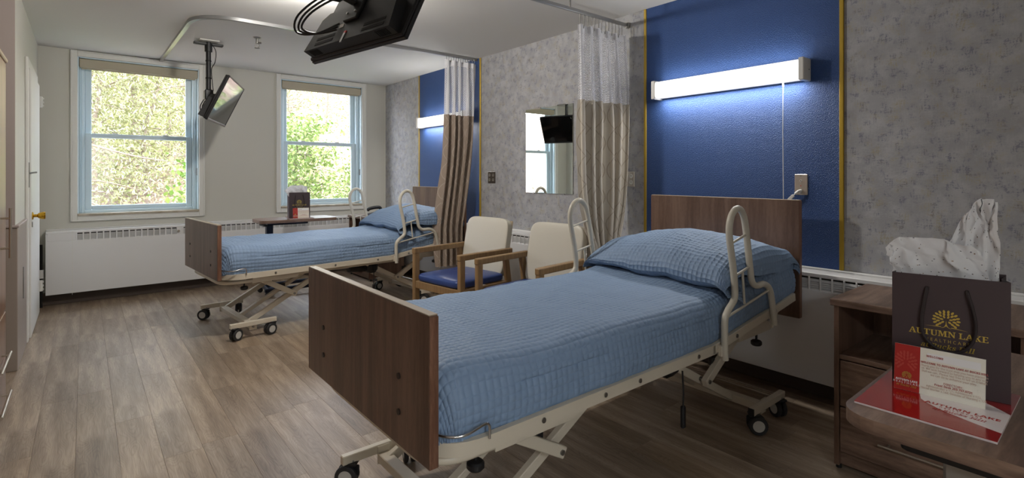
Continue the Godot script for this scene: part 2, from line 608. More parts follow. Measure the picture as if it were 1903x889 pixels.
func _ready() -> void:
	rng.seed = 7
	# camera: level, the lens shifted down (rising-front view), 1903 x 889 frame, focal length 966 px
	var cam := Camera3D.new()
	cam.name = "camera"
	add_child(cam)
	cam.projection = Camera3D.PROJECTION_FRUSTUM
	cam.near = 0.05
	cam.far = 200.0
	cam.size = 0.05 * 889.0 / 966.0
	cam.frustum_offset = Vector2(0, -0.05 * (444.5 - 324.2) / 966.0)
	cam.position = Vector3(0, 1.27, 0)
	cam.rotation.y = -0.6888
	cam.current = true
	# sky and sun
	var we := WorldEnvironment.new()
	we.name = "environment"
	var env := Environment.new()
	env.background_mode = Environment.BG_SKY
	var sky := Sky.new()
	var psm := ProceduralSkyMaterial.new()
	psm.sky_top_color = Color(0.78, 0.82, 0.88)
	psm.sky_horizon_color = Color(0.90, 0.90, 0.90)
	psm.ground_bottom_color = Color(0.35, 0.32, 0.28)
	psm.ground_horizon_color = Color(0.6, 0.58, 0.52)
	psm.sky_energy_multiplier = 3.5
	psm.ground_energy_multiplier = 1.0
	sky.sky_material = psm
	env.sky = sky
	env.tonemap_mode = Environment.TONE_MAPPER_LINEAR
	env.tonemap_exposure = 1.04
	env.sdfgi_enabled = true
	env.ssao_enabled = true
	env.ssil_enabled = true
	we.environment = env
	add_child(we)
	var sun := DirectionalLight3D.new()
	sun.name = "sun"
	sun.light_energy = 1.15
	sun.light_color = Color(1.0, 0.95, 0.84)
	sun.light_angular_distance = 1.0
	sun.shadow_enabled = true
	sun.sky_mode = DirectionalLight3D.SKY_MODE_LIGHT_ONLY
	add_child(sun)
	sun.look_at_from_position(Vector3.ZERO, Vector3(-0.45, -0.85, -0.55))
	make_materials()
	build_shell()
	build_windows()
	build_radiators()
	build_wall_panels()
	build_lights()
	build_outside()
	build_beds()
	build_chairs()
	build_wardrobe()
	build_night_stands()
	build_tables()
	build_tvs()
	build_curtains()
	build_small()

# ---------------------------------------------------------------- room shell
func wall_with_holes(st: SurfaceTool, x0: float, x1: float, y0: float, y1: float, z0: float, z1: float, holes: Array) -> void:
	# a wall across x, z0..z1 thick, with rectangular holes [x0,x1,y0,y1] from left to right
	var x := x0
	for h in holes:
		bb(st, x, h[0], y0, y1, z0, z1)
		if h[2] > y0: bb(st, h[0], h[1], y0, h[2], z0, z1)
		if h[3] < y1: bb(st, h[0], h[1], h[3], y1, z0, z1)
		x = h[1]
	bb(st, x, x1, y0, y1, z0, z1)

func build_shell() -> void:
	# floor: laid planks on a slab
	var fl := struct_node("floor", "grey-brown oak plank floor", "floor")
	var st := S()
	bb(st, XA - 0.2, XR + 0.25, -0.25, -0.006, ZB - 0.25, ZF + 0.2)
	part(fl, "subfloor", st, M["radiator_inside"])
	var pt := plank_tex()
	var tints := [Color8(250, 248, 246), Color8(236, 233, 230), Color8(224, 219, 214), Color8(244, 238, 230), Color8(230, 228, 228)]
	var pm := []
	for k in tints.size():
		var m := mat("floor_plank_%d" % k, tints[k], 0.42)
		m.albedo_texture = pt
		m.heightmap_enabled = true
		m.heightmap_texture = pt
		m.heightmap_scale = 0.012
		pm.append(m)
	var PW := 0.1525
	var PL := 1.22
	var meshes := {}
	var x := XA + 0.005
	var col := 0
	while x < XR:
		var w := minf(PW, XR - x)
		var z := ZF - fposmod(col * 0.457 + (col % 3) * 0.21, PL)
		var zs := [ZF]
		while z > ZB:
			if zs[-1] - z > 0.05: zs.append(z)
			z -= PL
		zs.append(ZB)
		for k in zs.size() - 1:
			var len_: float = zs[k] - zs[k + 1]
			if len_ < 0.02: continue
			if x + w < XL and zs[k] < -4.75: continue
			var vi := rng.randi() % 6
			var key := "%.3f_%.3f_%d" % [w, len_, vi]
			if not meshes.has(key):
				meshes[key] = plank_mesh(w, len_, Vector2(vi * 0.167, vi * 0.37))
			var o := MeshInstance3D.new()
			o.name = "plank"
			o.mesh = meshes[key]
			o.material_override = pm[rng.randi() % pm.size()]
			o.position = Vector3(x, 0, zs[k + 1])
			fl.add_child(o, true)
		x += PW
		col += 1
	# ceiling
	var ce := struct_node("ceiling", "flat white painted ceiling", "ceiling")
	part(ce, "ceiling_slab", bx(Vector3((XA + XR) / 2, H + 0.12, (ZB + ZF) / 2), Vector3(XR - XA + 0.9, 0.24, ZF - ZB + 0.9)), M["ceiling_paint"])
	# window wall
	var wb := struct_node("wall_back", "pale grey-green painted wall with two windows", "wall")
	st = S()
	wall_with_holes(st, XA - 0.2, XR + 0.25, -0.25, H, ZB - 0.25, ZB, [[-0.05, 0.997, 0.855, 2.447], [1.868, 2.913, 0.855, 2.447]])
	part(wb, "wall_surface", st, M["wall_paint"])
	# papered wall
	var wr := struct_node("wall_right", "mottled grey papered wall", "wall")
	part(wr, "wall_surface", bx(Vector3(XR + 0.125, H / 2 - 0.125, (ZB + ZF) / 2), Vector3(0.25, H + 0.25, ZF - ZB + 0.5)), M["wallpaper"])
	# left wall with the alcove for the wardrobe
	var wl := struct_node("wall_left", "pale painted wall with taupe wainscot beside the wardrobe", "wall")
	st = S()
	bb(st, XL - 0.12, XL, -0.25, H, ZB, -4.635)
	part(wl, "wall_surface", st, M["wall_paint"])
	st = S()
	bb(st, XA - 0.2, XA, -0.25, H, ZB, ZF)
	bb(st, XA, XL - 0.002, -0.25, H, -4.75, -4.633)
	part(wl, "alcove_wall", st, M["taupe_paint"])
	st = S()
	bb(st, XL - 0.2, XL + 0.012, 0.0, 0.925, -5.30, -4.62, 0.003)
	part(wl, "wainscot", st, M["dado_vinyl"])
	st = S()
	bb(st, XL - 0.2, XL + 0.02, 0.925, 0.94, -5.30, -4.612, 0.003)
	part(wl, "wainscot_cap", st, M["taupe_paint"])
	st = S()
	bb(st, XL + 0.012, XL + 0.018, 0.40, 0.62, -5.02, -4.99)
	part(wl, "cover_strip", st, M["steel"])
	var wf := struct_node("wall_front", "pale painted wall behind the viewer", "wall")
	st = S()      # doorway opening added to let the corridor fill light in
	wall_with_holes(st, XA - 0.2, XR + 0.25, -0.25, H, ZF, ZF + 0.2, [[-0.75, 0.55, -0.25, 2.13]])
	part(wf, "wall_surface", st, M["wall_paint"])
	build_fill_corridor()
	# dark vinyl base along the walls
	var b1 := struct_node("baseboard_right", "dark brown vinyl base along the papered wall", "baseboard")
	part(b1, "base_strip", bx(Vector3(XR - 0.008, 0.06, (ZB + ZF) / 2), Vector3(0.016, 0.12, ZF - ZB), 0.003), M["kick_rubber"])
	var b2 := struct_node("baseboard_back", "dark vinyl base under the window radiator", "baseboard")
	part(b2, "base_strip", bx(Vector3((XL + XR) / 2, 0.06, ZB + 0.008), Vector3(XR - XL, 0.12, 0.016), 0.003), M["kick_rubber"])
	# door in the left wall, next to the window wall
	var d := struct_node("door_1", "white painted door with brass knob near the window wall", "door")
	st = S()
	bb(st, XL, XL + 0.018, 0.0, 2.16, -5.42, -5.34, 0.004)
	bb(st, XL, XL + 0.018, 2.09, 2.16, -6.40, -5.42, 0.004)
	part(d, "door_frame", st, M["white_trim"])
	st = S()
	bb(st, XL, XL + 0.03, 0.012, 2.08, -6.395, -5.425, 0.004)
	part(d, "door_leaf", st, M["white_trim"])
	var kx := Transform3D(Basis(Vector3(0, 1, 0), Vector3(1, 0, 0), Vector3(0, 0, -1)), Vector3(XL + 0.03, 0.945, -5.52))
	part(d, "knob", lt([Vector2(0, 0), Vector2(0.03, 0), Vector2(0.03, 0.006), Vector2(0.012, 0.012), Vector2(0.012, 0.03), Vector2(0.02, 0.036), Vector2(0.028, 0.055), Vector2(0.03, 0.07), Vector2(0.026, 0.078), Vector2(0, 0.08)], 16, kx), M["brass"])
	st = S()
	bb(st, XL + 0.03, XL + 0.036, 0.86, 0.90, -5.50, -5.47)
	part(d, "lock_plate", st, M["steel"])
	st = S()
	bb(st, XL + 0.018, XL + 0.024, 1.17, 1.36, -5.40, -5.385)
	cyl(st, Vector3(XL + 0.022, 1.28, -5.39), Vector3(XL + 0.06, 1.285, -5.43), 0.006)
	part(d, "latch", st, M["steel"])
	for y in [0.25, 1.93]:
		st = S()
		bb(st, XL + 0.02, XL + 0.05, y - 0.05, y + 0.05, -6.42, -6.39, 0.003)
		for k in 3: bb(st, XL + 0.05, XL + 0.058, y - 0.04 + k * 0.033, y - 0.025 + k * 0.033, -6.42, -6.395)
		part(d, "hinge", st, M["white_trim"])

# corridor added behind the viewer; its panels send fill light through the doorway
func build_fill_corridor() -> void:
	var fl := struct_node("floor_added_corridor", "added corridor floor behind the viewer", "floor")
	var st := S()
	bb(st, -3.2, 3.6, -0.25, 0.0, ZF + 0.2, 3.7)
	bb(st, -0.75, 0.55, -0.25, -0.001, ZF, ZF + 0.2)
	part(fl, "added_corridor_floor", st, M["dado_vinyl"])
	var cw := struct_node("wall_added_corridor", "added pale corridor walls behind the viewer", "wall")
	st = S()
	bb(st, -3.2, 3.6, 0.0, 2.5, 3.7, 3.9)
	bb(st, -3.4, -3.2, -0.25, 2.5, ZF, 3.9)
	bb(st, 3.6, 3.8, -0.25, 2.5, ZF, 3.9)
	bb(st, -3.2, XA - 0.2, -0.25, 2.5, ZF, ZF + 0.2)
	bb(st, XR + 0.25, 3.6, -0.25, 2.5, ZF, ZF + 0.2)
	part(cw, "added_corridor_wall", st, M["wall_paint"])
	var cc := struct_node("ceiling_added_corridor", "added white corridor ceiling behind the viewer", "ceiling")
	st = S()
	bb(st, -3.4, 3.8, 2.5, 2.7, ZF + 0.2, 3.9)
	part(cc, "added_corridor_ceiling", st, M["ceiling_paint"])
	for k in 3:  # unseen panels, added to fill the near half of the room
		var x: float = [-1.5, 0.1, 1.7][k]
		var o := thing("added_fill_panel", ["added fill light panel on the wardrobe side of the doorway", "added fill light panel straight behind the doorway", "added fill light panel on the papered wall side of the doorway"][k], "ceiling light", Vector3(x, 2.5, 2.5), 0, "added fill panels")
		part(o, "fill_panel_frame", bx(Vector3(0, -0.01, 0), Vector3(0.64, 0.02, 1.24), 0.003), M["lamp_metal"])
		part(o, "fill_lamp_panel", bx(Vector3(0, -0.022, 0), Vector3(0.58, 0.006, 1.18)), M["lamp_glow"])
		area_light(o, Vector3(0, -0.03, 0), Vector3.DOWN, Vector2(0.58, 1.18), ADDED_FILL_LIGHT, Vector3.RIGHT, Color(0.94, 0.97, 1.0))

func plank_mesh(w: float, l: float, off: Vector2) -> ArrayMesh:
	var st := S()
	var b := 0.0006
	var g := 0.0002
	var T := 0.006
	# top, then chamfers down to the joints
	var ti := [Vector3(g + b, 0, g + b), Vector3(w - g - b, 0, g + b), Vector3(w - g - b, 0, l - g - b), Vector3(g + b, 0, l - g - b)]
	var to := [Vector3(g, -b, g), Vector3(w - g, -b, g), Vector3(w - g, -b, l - g), Vector3(g, -b, l - g)]
	var bo := []
	for p in to: bo.append(Vector3(p.x, -T, p.z))
	var uv := func(p: Vector3) -> Vector2: return Vector2(p.x / 0.6, p.z / 1.22) + off
	var face := func(a: Vector3, c: Vector3, d: Vector3, e: Vector3, n: Vector3) -> void:
		for p in [a, c, d, a, d, e]:
			st.set_normal(n)
			st.set_uv(uv.call(p))
			st.add_vertex(p)
	face.call(ti[0], ti[1], ti[2], ti[3], Vector3.UP)
	for k in 4:
		var k2 := (k + 1) % 4
		var e: Vector3 = (ti[k2] - ti[k]).normalized()
		var n := Vector3(e.z, 0, -e.x)
		face.call(to[k], to[k2], ti[k2], ti[k], (n + Vector3.UP).normalized())
		face.call(bo[k], bo[k2], to[k2], to[k], n)
	return st.commit()

# ---------------------------------------------------------------- windows
func build_windows() -> void:
	for w in 2:
		var x0 := -0.05 if w == 0 else 1.868
		var x1 := 0.997 if w == 0 else 2.913
		var y0 := 0.855
		var y1 := 2.447
		var cx := (x0 + x1) / 2
		var o := struct_node("window_%d" % (w + 1), ["white double-hung window beside the door corner", "white double-hung window beside the papered wall"][w], "window")
		var st := S()
		var c := 0.055
		var zf := ZB + 0.018
		for e in [[x0 - c, x0, y0 - c, y1 + c], [x1, x1 + c, y0 - c, y1 + c], [x0, x1, y1, y1 + c], [x0, x1, y0 - c, y0]]:
			bb(st, e[0], e[1], e[2], e[3], ZB, zf, 0.003)
		# raised outer bead
		for e in [[x0 - c, x0 - c + 0.014, y0 - c, y1 + c], [x1 + c - 0.014, x1 + c, y0 - c, y1 + c], [x0, x1, y1 + c - 0.014, y1 + c], [x0 - c, x1 + c, y0 - c, y0 - c + 0.014]]:
			bb(st, e[0], e[1], e[2], e[3], zf - 0.001, zf + 0.01, 0.004)
		part(o, "casing", st, M["white_trim"])
		st = S()
		bb(st, x0, x1, y0 - 0.002, y0 + 0.022, ZB - 0.14, ZB + 0.03, 0.003)
		part(o, "sill", st, M["sill_stone"])
		st = S()    # jamb liner
		var zb := ZB - 0.2
		bb(st, x0, x0 + 0.012, y0 + 0.022, y1, zb, ZB)
		bb(st, x1 - 0.012, x1, y0 + 0.022, y1, zb, ZB)
		bb(st, x0 + 0.012, x1 - 0.012, y1 - 0.012, y1, zb, ZB)
		part(o, "jamb", st, M["sky_tinted_vinyl"])
		# fixed vinyl frame with tracks
		st = S()
		var f := 0.042
		var fx0 := x0 + 0.012
		var fx1 := x1 - 0.012
		var fy0 := y0 + 0.022
		var fy1 := y1 - 0.012
		for e in [[fx0, fx0 + f, fy0, fy1], [fx1 - f, fx1, fy0, fy1], [fx0 + f, fx1 - f, fy1 - f, fy1], [fx0 + f, fx1 - f, fy0, fy0 + 0.03]]:
			bb(st, e[0], e[1], e[2], e[3], ZB - 0.17, ZB - 0.065, 0.004)
		for e in [[fx0 + f * 0.45, fx0 + f * 0.6], [fx1 - f * 0.6, fx1 - f * 0.45]]:
			bb(st, e[0], e[1], fy0, fy1, ZB - 0.066, ZB - 0.055, 0.002)
		part(o, "window_frame", st, M["sky_tinted_vinyl"])
		# sashes: the lower one stands in front of the upper one
		var ym := 1.668
		var sx0 := fx0 + f
		var sx1 := fx1 - f
		for k in 2:
			var sy0 := fy0 + 0.03 if k == 0 else ym - 0.022
			var sy1 := ym + 0.022 if k == 0 else fy1 - f
			var z0 := ZB - 0.125 if k == 0 else ZB - 0.165
			var z1 := z0 + 0.036
			var sw := 0.056
			st = S()
			bb(st, sx0, sx0 + sw, sy0, sy1, z0, z1, 0.005)
			bb(st, sx1 - sw, sx1, sy0, sy1, z0, z1, 0.005)
			bb(st, sx0 + sw, sx1 - sw, sy1 - 0.042, sy1, z0, z1, 0.005)
			bb(st, sx0 + sw, sx1 - sw, sy0, sy0 + 0.042, z0, z1, 0.005)
			var sa := part(o, "sash", st, M["sky_tinted_vinyl"])
			st = S()
			bb(st, sx0 + sw - 0.005, sx1 - sw + 0.005, sy0 + 0.038, sy1 - 0.038, z0 + 0.016, z0 + 0.02)
			part(sa, "pane", st, M["glass"])
		for lx in [cx - 0.22, cx + 0.22]:
			st = S()
			bb(st, lx - 0.025, lx + 0.025, ym + 0.022, ym + 0.034, ZB - 0.12, ZB - 0.095, 0.004)
			part(o, "sash_lock", st, M["white_plastic"])
		st = S()
		bb(st, fx1 - 0.006, fx1 + 0.002, 1.26, 1.34, ZB - 0.05, ZB - 0.02, 0.002)
		part(o, "cord_cleat", st, M["steel"])
		# roller blind, rolled up
		var b := thing("roller_blind", ["tan roller blind rolled up at the top of the window beside the door", "tan roller blind rolled up at the top of the window beside the bag"][w], "blind", Vector3(cx, 2.34, ZB), 0, "roller blinds")
		var hw := (x1 - x0) / 2 - 0.014
		st = S()
		bb(st, -hw, hw, 0.0, 0.088, -0.03, 0.012, 0.006)
		part(b, "fascia", st, M["blind_fabric"])
		part(b, "roller", tb([Vector3(-hw + 0.01, 0.045, -0.035), Vector3(hw - 0.01, 0.045, -0.035)], 0.022, 12), M["blind_fabric"])
		for s in [-1, 1]:
			part(b, "end_bracket", bx(Vector3(s * (hw + 0.001), 0.055, -0.02), Vector3(0.004, 0.09, 0.05)), M["dark_gap"])
		part(b, "bottom_bar", bx(Vector3(0, -0.004, -0.035), Vector3(hw * 2 - 0.03, 0.012, 0.012), 0.003), M["blind_fabric"])

# ---------------------------------------------------------------- radiator covers
func radiator(o: Node3D, length: float, opening: float, pitch: float, skip: Callable) -> void:
	# built along local x from 0 to length, back at z=0, front at z=D
	var D := 0.135
	var yb := 0.115
	var yv0 := 0.628
	var yv1 := 0.698
	var yt := 0.722
	var st := S()
	bb(st, 0, length, yb, yv0, D - 0.012, D, 0.004)
	part(o, "front_panel", st, M["radiator_paint"])
	st = S()
	bb(st, 0, length, yv1, yt, 0.0, D - 0.003, 0.004)
	bb(st, 0, length, yt, yt + 0.012, 0.0, 0.02, 0.003)
	part(o, "top_panel", st, M["radiator_paint"])
	st = S()
	bb(st, 0.002, length - 0.002, yv0 - 0.06, yv1 + 0.002, D - 0.075, D - 0.065)
	part(o, "fin_backing", st, M["radiator_inside"])
	for x in [0.0, length - 0.012]:
		st = S()
		bb(st, x, x + 0.012, yb, yv1, 0.0, D - 0.001, 0.002)
		part(o, "end_panel", st, M["radiator_paint"])
	# louvres: thin blades behind the uprights, too fine to tell apart
	st = S()
	for k in 5:
		var y := yv0 + 0.006 + k * 0.0115
		box(st, Vector3.ZERO, Vector3(length - 0.03, 0.0016, 0.02), 0, Transform3D(Basis(Vector3.RIGHT, 0.6), Vector3(length / 2, y, D - 0.016)))
	part(o, "louvre_blades", st, M["radiator_paint"]).set_meta("kind", "stuff")
	# uprights between the openings; blank stretches where the photograph shows none
	var post: Mesh = bx(Vector3.ZERO, Vector3(pitch - opening, yv1 - yv0 + 0.004, 0.01), 0.002).commit()
	var x := 0.012
	while x < length - 0.012:
		if skip.call(x):
			var x2 := x
			while x2 < length - 0.012 and skip.call(x2): x2 += pitch
			x2 = minf(x2, length - 0.006)
			st = S()
			bb(st, x, x2, yv0 - 0.002, yv1 + 0.002, D - 0.01, D, 0.002)
			part(o, "blank_panel", st, M["radiator_paint"])
			x = x2
		else:
			part_mesh(o, "grille_upright", post, M["radiator_paint"], Transform3D(Basis(), Vector3(x + (pitch - opening) / 2, (yv0 + yv1) / 2, D - 0.005)))
			x += pitch

func build_radiators() -> void:
	var a := thing("radiator_cover", "long white radiator cover with louvred slots under the windows", "radiator", Vector3(XL + 0.06, 0, ZB))
	radiator(a, XR - XL - 0.20, 0.04, 0.052, func(x: float) -> bool: return x < 0.2 or (x > 1.05 and x < 1.09))
	var st := S()
	bb(st, 0.193, 0.197, 0.10, 0.72, 0.135, 0.138)
	part(a, "panel_joint", st, M["white_trim"])
	part(a, "valve_knob", tb([Vector3(1.07, 0.66, 0.135), Vector3(1.07, 0.66, 0.16)], 0.012, 10), M["nickel"])
	var b := thing("radiator_cover", "white radiator cover behind the chairs and headboards", "radiator", Vector3(XR, 0, ZB + 0.15), -PI / 2)
	radiator(b, ZF - ZB - 0.4, 0.05, 0.058, func(_x: float) -> bool: return false)
	var p := thing("radiator_pipe", "white pipe joint beside the radiator end at the door", "pipe", Vector3(XL + 0.028, 0, ZB + 0.09))
	part(p, "pipe_run", tb([Vector3(0, 0.0, 0), Vector3(0, 0.6, 0)], 0.011, 8), M["dark_gap"])
	part(p, "coupling", tb([Vector3(0, 0.28, 0), Vector3(0, 0.36, 0)], 0.02, 10), M["white_plastic"])

# ---------------------------------------------------------------- blue panels on the papered wall
func build_wall_panels() -> void:
	for k in 2:
		var z0 := -2.39 if k == 0 else -5.80
		var z1 := -1.055 if k == 0 else -4.475
		var o := thing("wall_panel", ["embossed deep blue wall panel with gold edges behind the nearer bed", "embossed deep blue wall panel with gold edges behind the farther bed"][k], "wall panel", Vector3(XR, 0, (z0 + z1) / 2), 0, "blue panels")
		var hw := (z1 - z0) / 2
		part(o, "panel_face", bx(Vector3(-0.004, (H + 0.735) / 2, 0), Vector3(0.008, H - 0.735, hw * 2 - 0.03)), M["blue_emboss"])
		for s in [-1, 1]:
			part(o, "gold_edge", bx(Vector3(-0.007, (H + 0.735) / 2, s * (hw - 0.012)), Vector3(0.014, H - 0.735, 0.022), 0.003), M["gold_trim"])

# ---------------------------------------------------------------- lamps
func area_light(parent: Node, at: Vector3, dir: Vector3, size: Vector2, energy: float, along: Vector3, tint := Color(1.0, 0.985, 0.96)) -> void:
	var l := AreaLight3D.new()
	l.name = "lamp_light"
	parent.add_child(l, true)
	l.area_size = size
	l.area_normalize_energy = true
	l.light_energy = energy
	l.light_color = tint
	l.area_range = 12.0
	l.shadow_enabled = true
	var z := -dir
	l.transform = Transform3D(Basis(along, z.cross(along), z), at)

func build_lights() -> void:
	for k in 2:
		var zc := -1.74 if k == 0 else -5.17
		var yc := 1.875 if k == 0 else 1.90
		var o := thing("wall_lamp", ["long white lit wall lamp on the blue panel above the nearer headboard", "long white lit wall lamp half behind the drawn-back farther curtain"][k], "lamp", Vector3(XR - 0.008, yc, zc), 0, "over-bed wall lamps")
		var hl := 0.50
		part(o, "housing", bx(Vector3(-0.012, 0, 0), Vector3(0.024, 0.115, hl * 2), 0.003), M["lamp_metal"])
		# wrap-round diffuser: a rounded D section
		var poly := PackedVector2Array()
		for p in round_rect(-0.098, -0.02, -0.058, 0.058, 0.02, 4): poly.append(p)
		var st := S()
		prism(st, poly, hl * 2 - 0.03, Transform3D(Basis(), Vector3(0, 0, -hl + 0.015)))
		part(o, "lamp_diffuser", st, M["lamp_glow"])
		for s in [-1, 1]:
			part(o, "end_cap", bx(Vector3(-0.052, 0, s * (hl - 0.0)), Vector3(0.104, 0.13, 0.03), 0.004), M["lamp_metal"])
			part(o, "cap_screw", tb([Vector3(-0.03, 0.0, s * (hl + 0.014)), Vector3(-0.03, 0.0, s * (hl + 0.018))], 0.004, 8), M["steel"])
		area_light(o, Vector3(-0.104, 0, 0), Vector3.LEFT, Vector2(0.96, 0.10), LAMP_FRONT, Vector3.BACK)
		area_light(o, Vector3(-0.06, 0.062, 0), Vector3.UP, Vector2(0.96, 0.06), LAMP_UP, Vector3.BACK)
		area_light(o, Vector3(-0.06, -0.062, 0), Vector3.DOWN, Vector2(0.96, 0.06), LAMP_DOWN, Vector3.BACK)
		var pc := thing("pull_cord", ["thin white pull cord hanging from the nearer wall lamp", "thin white pull cord hanging from the farther wall lamp"][k], "cord", Vector3(XR - 0.07, yc - 0.065, zc + 0.385))
		part(pc, "cord_string", tb([Vector3(0, 0, 0), Vector3(0.002, -0.3, -0.002), Vector3(0.02, -0.76, -0.006)], 0.0022, 6), M["white_plastic"])
		part(pc, "cord_bell", lt([Vector2(0, -0.02), Vector2(0.006, -0.02), Vector2(0.004, 0.0), Vector2(0, 0.0)], 8), M["white_plastic"])
	var d := thing("ceiling_light", "round white glass dome light on the ceiling above the far foot of the nearer bed", "ceiling light", Vector3(1.14, H, -3.36))
	part(d, "base_ring", lt([Vector2(0, -0.02), Vector2(0.19, -0.02), Vector2(0.19, 0), Vector2(0, 0)], 32), M["lamp_metal"])
	part(d, "lamp_dome", lt([Vector2(0, -0.105), Vector2(0.05, -0.102), Vector2(0.10, -0.09), Vector2(0.14, -0.07), Vector2(0.165, -0.045), Vector2(0.175, -0.02), Vector2(0, -0.02)], 32), M["dome_glow"])
	var l := OmniLight3D.new()
	l.name = "dome_light"
	l.light_energy = DOME_LIGHT
	l.light_color = Color(1.0, 0.98, 0.95)
	l.light_size = 0.06
	l.omni_range = 14.0
	l.omni_attenuation = 2.0
	l.shadow_enabled = true
	l.position = Vector3(0, -0.07, 0)
	d.add_child(l)
const LAMP_FRONT := 0.25
const LAMP_UP := 0.18
const LAMP_DOWN := 0.7
const DOME_LIGHT := 2.2
const ADDED_FILL_LIGHT := 8.8  # strength of the added fill behind the viewer
# ---------------------------------------------------------------- beds
# local axes: x from the foot end (0) to the head end (2.37), z across, near side +z
const BL := 2.37

func deck_y(x: float) -> float:     # height of the deck rails: the head part is raised a little
	return 0.485 if x < 1.47 else 0.485 + (x - 1.47) * 0.13

func sweep_rect(st: SurfaceTool, pts: PackedVector3Array, w: float, t: float) -> void:
	# flat band of height t and thickness w along pts, kept upright
	var n := pts.size()
	var L := []
	for i in n:
		var d := (pts[mini(i + 1, n - 1)] - pts[maxi(i - 1, 0)])
		var side := Vector3(d.z, 0, -d.x).normalized()
		var u := Vector3.UP * t / 2
		var s := side * w / 2
		L.append([pts[i] + s + u, pts[i] - s + u, pts[i] - s - u, pts[i] + s - u, side])
	for i in n - 1:
		var A: Array = L[i]
		var B: Array = L[i + 1]
		var nn := [Vector3.UP, -A[4], Vector3.DOWN, A[4]]
		var nb := [Vector3.UP, -B[4], Vector3.DOWN, B[4]]
		for k in 4:
			var k2 := (k + 1) % 4
			tri(st, A[k], A[k2], B[k2], nn[k], nn[k], nb[k])
			tri(st, A[k], B[k2], B[k], nn[k], nb[k], nb[k])
	var f := (pts[1] - pts[0]).normalized()
	quad(st, L[0][0], L[0][1], L[0][2], L[0][3], -f)
	f = (pts[n - 1] - pts[n - 2]).normalized()
	quad(st, L[n - 1][0], L[n - 1][1], L[n - 1][2], L[n - 1][3], f)

func caster(parent: Node3D, at: Vector3, turn: float, top: float) -> void:
	# twin-wheel swivel caster; at = floor point under the stem
	var c := Node3D.new()
	c.name = "caster"
	parent.add_child(c, true)
	c.position = at
	c.rotation.y = turn
	var r := 0.045
	for s in [-1, 1]:
		var z: float = s * 0.016
		var xf := Transform3D(Basis(Vector3.RIGHT, PI / 2), Vector3(0.012, r, z))
		var w := part(c, "wheel", lt([Vector2(0.028, -0.010), Vector2(r - 0.004, -0.010), Vector2(r, -0.006), Vector2(r, 0.006), Vector2(r - 0.004, 0.010), Vector2(0.028, 0.010)], 20, xf), M["rubber"])
		part(w, "hub", lt([Vector2(0, -0.0085), Vector2(0.029, -0.0085), Vector2(0.029, 0.0085), Vector2(0, 0.0085)], 20, xf), M["hub_grey"])
	var st := S()
	box(st, Vector3(-0.004, r + 0.02, 0), Vector3(0.07, 0.045, 0.010), 0.004)
	box(st, Vector3(-0.006, 2 * r + 0.004, 0), Vector3(0.05, 0.012, 0.05), 0.004)
	part(c, "caster_fork", st, M["black_plastic"])
	part(c, "stem", tb([Vector3(-0.01, 2 * r, 0), Vector3(-0.01, top, 0)], 0.009, 10), M["steel"])

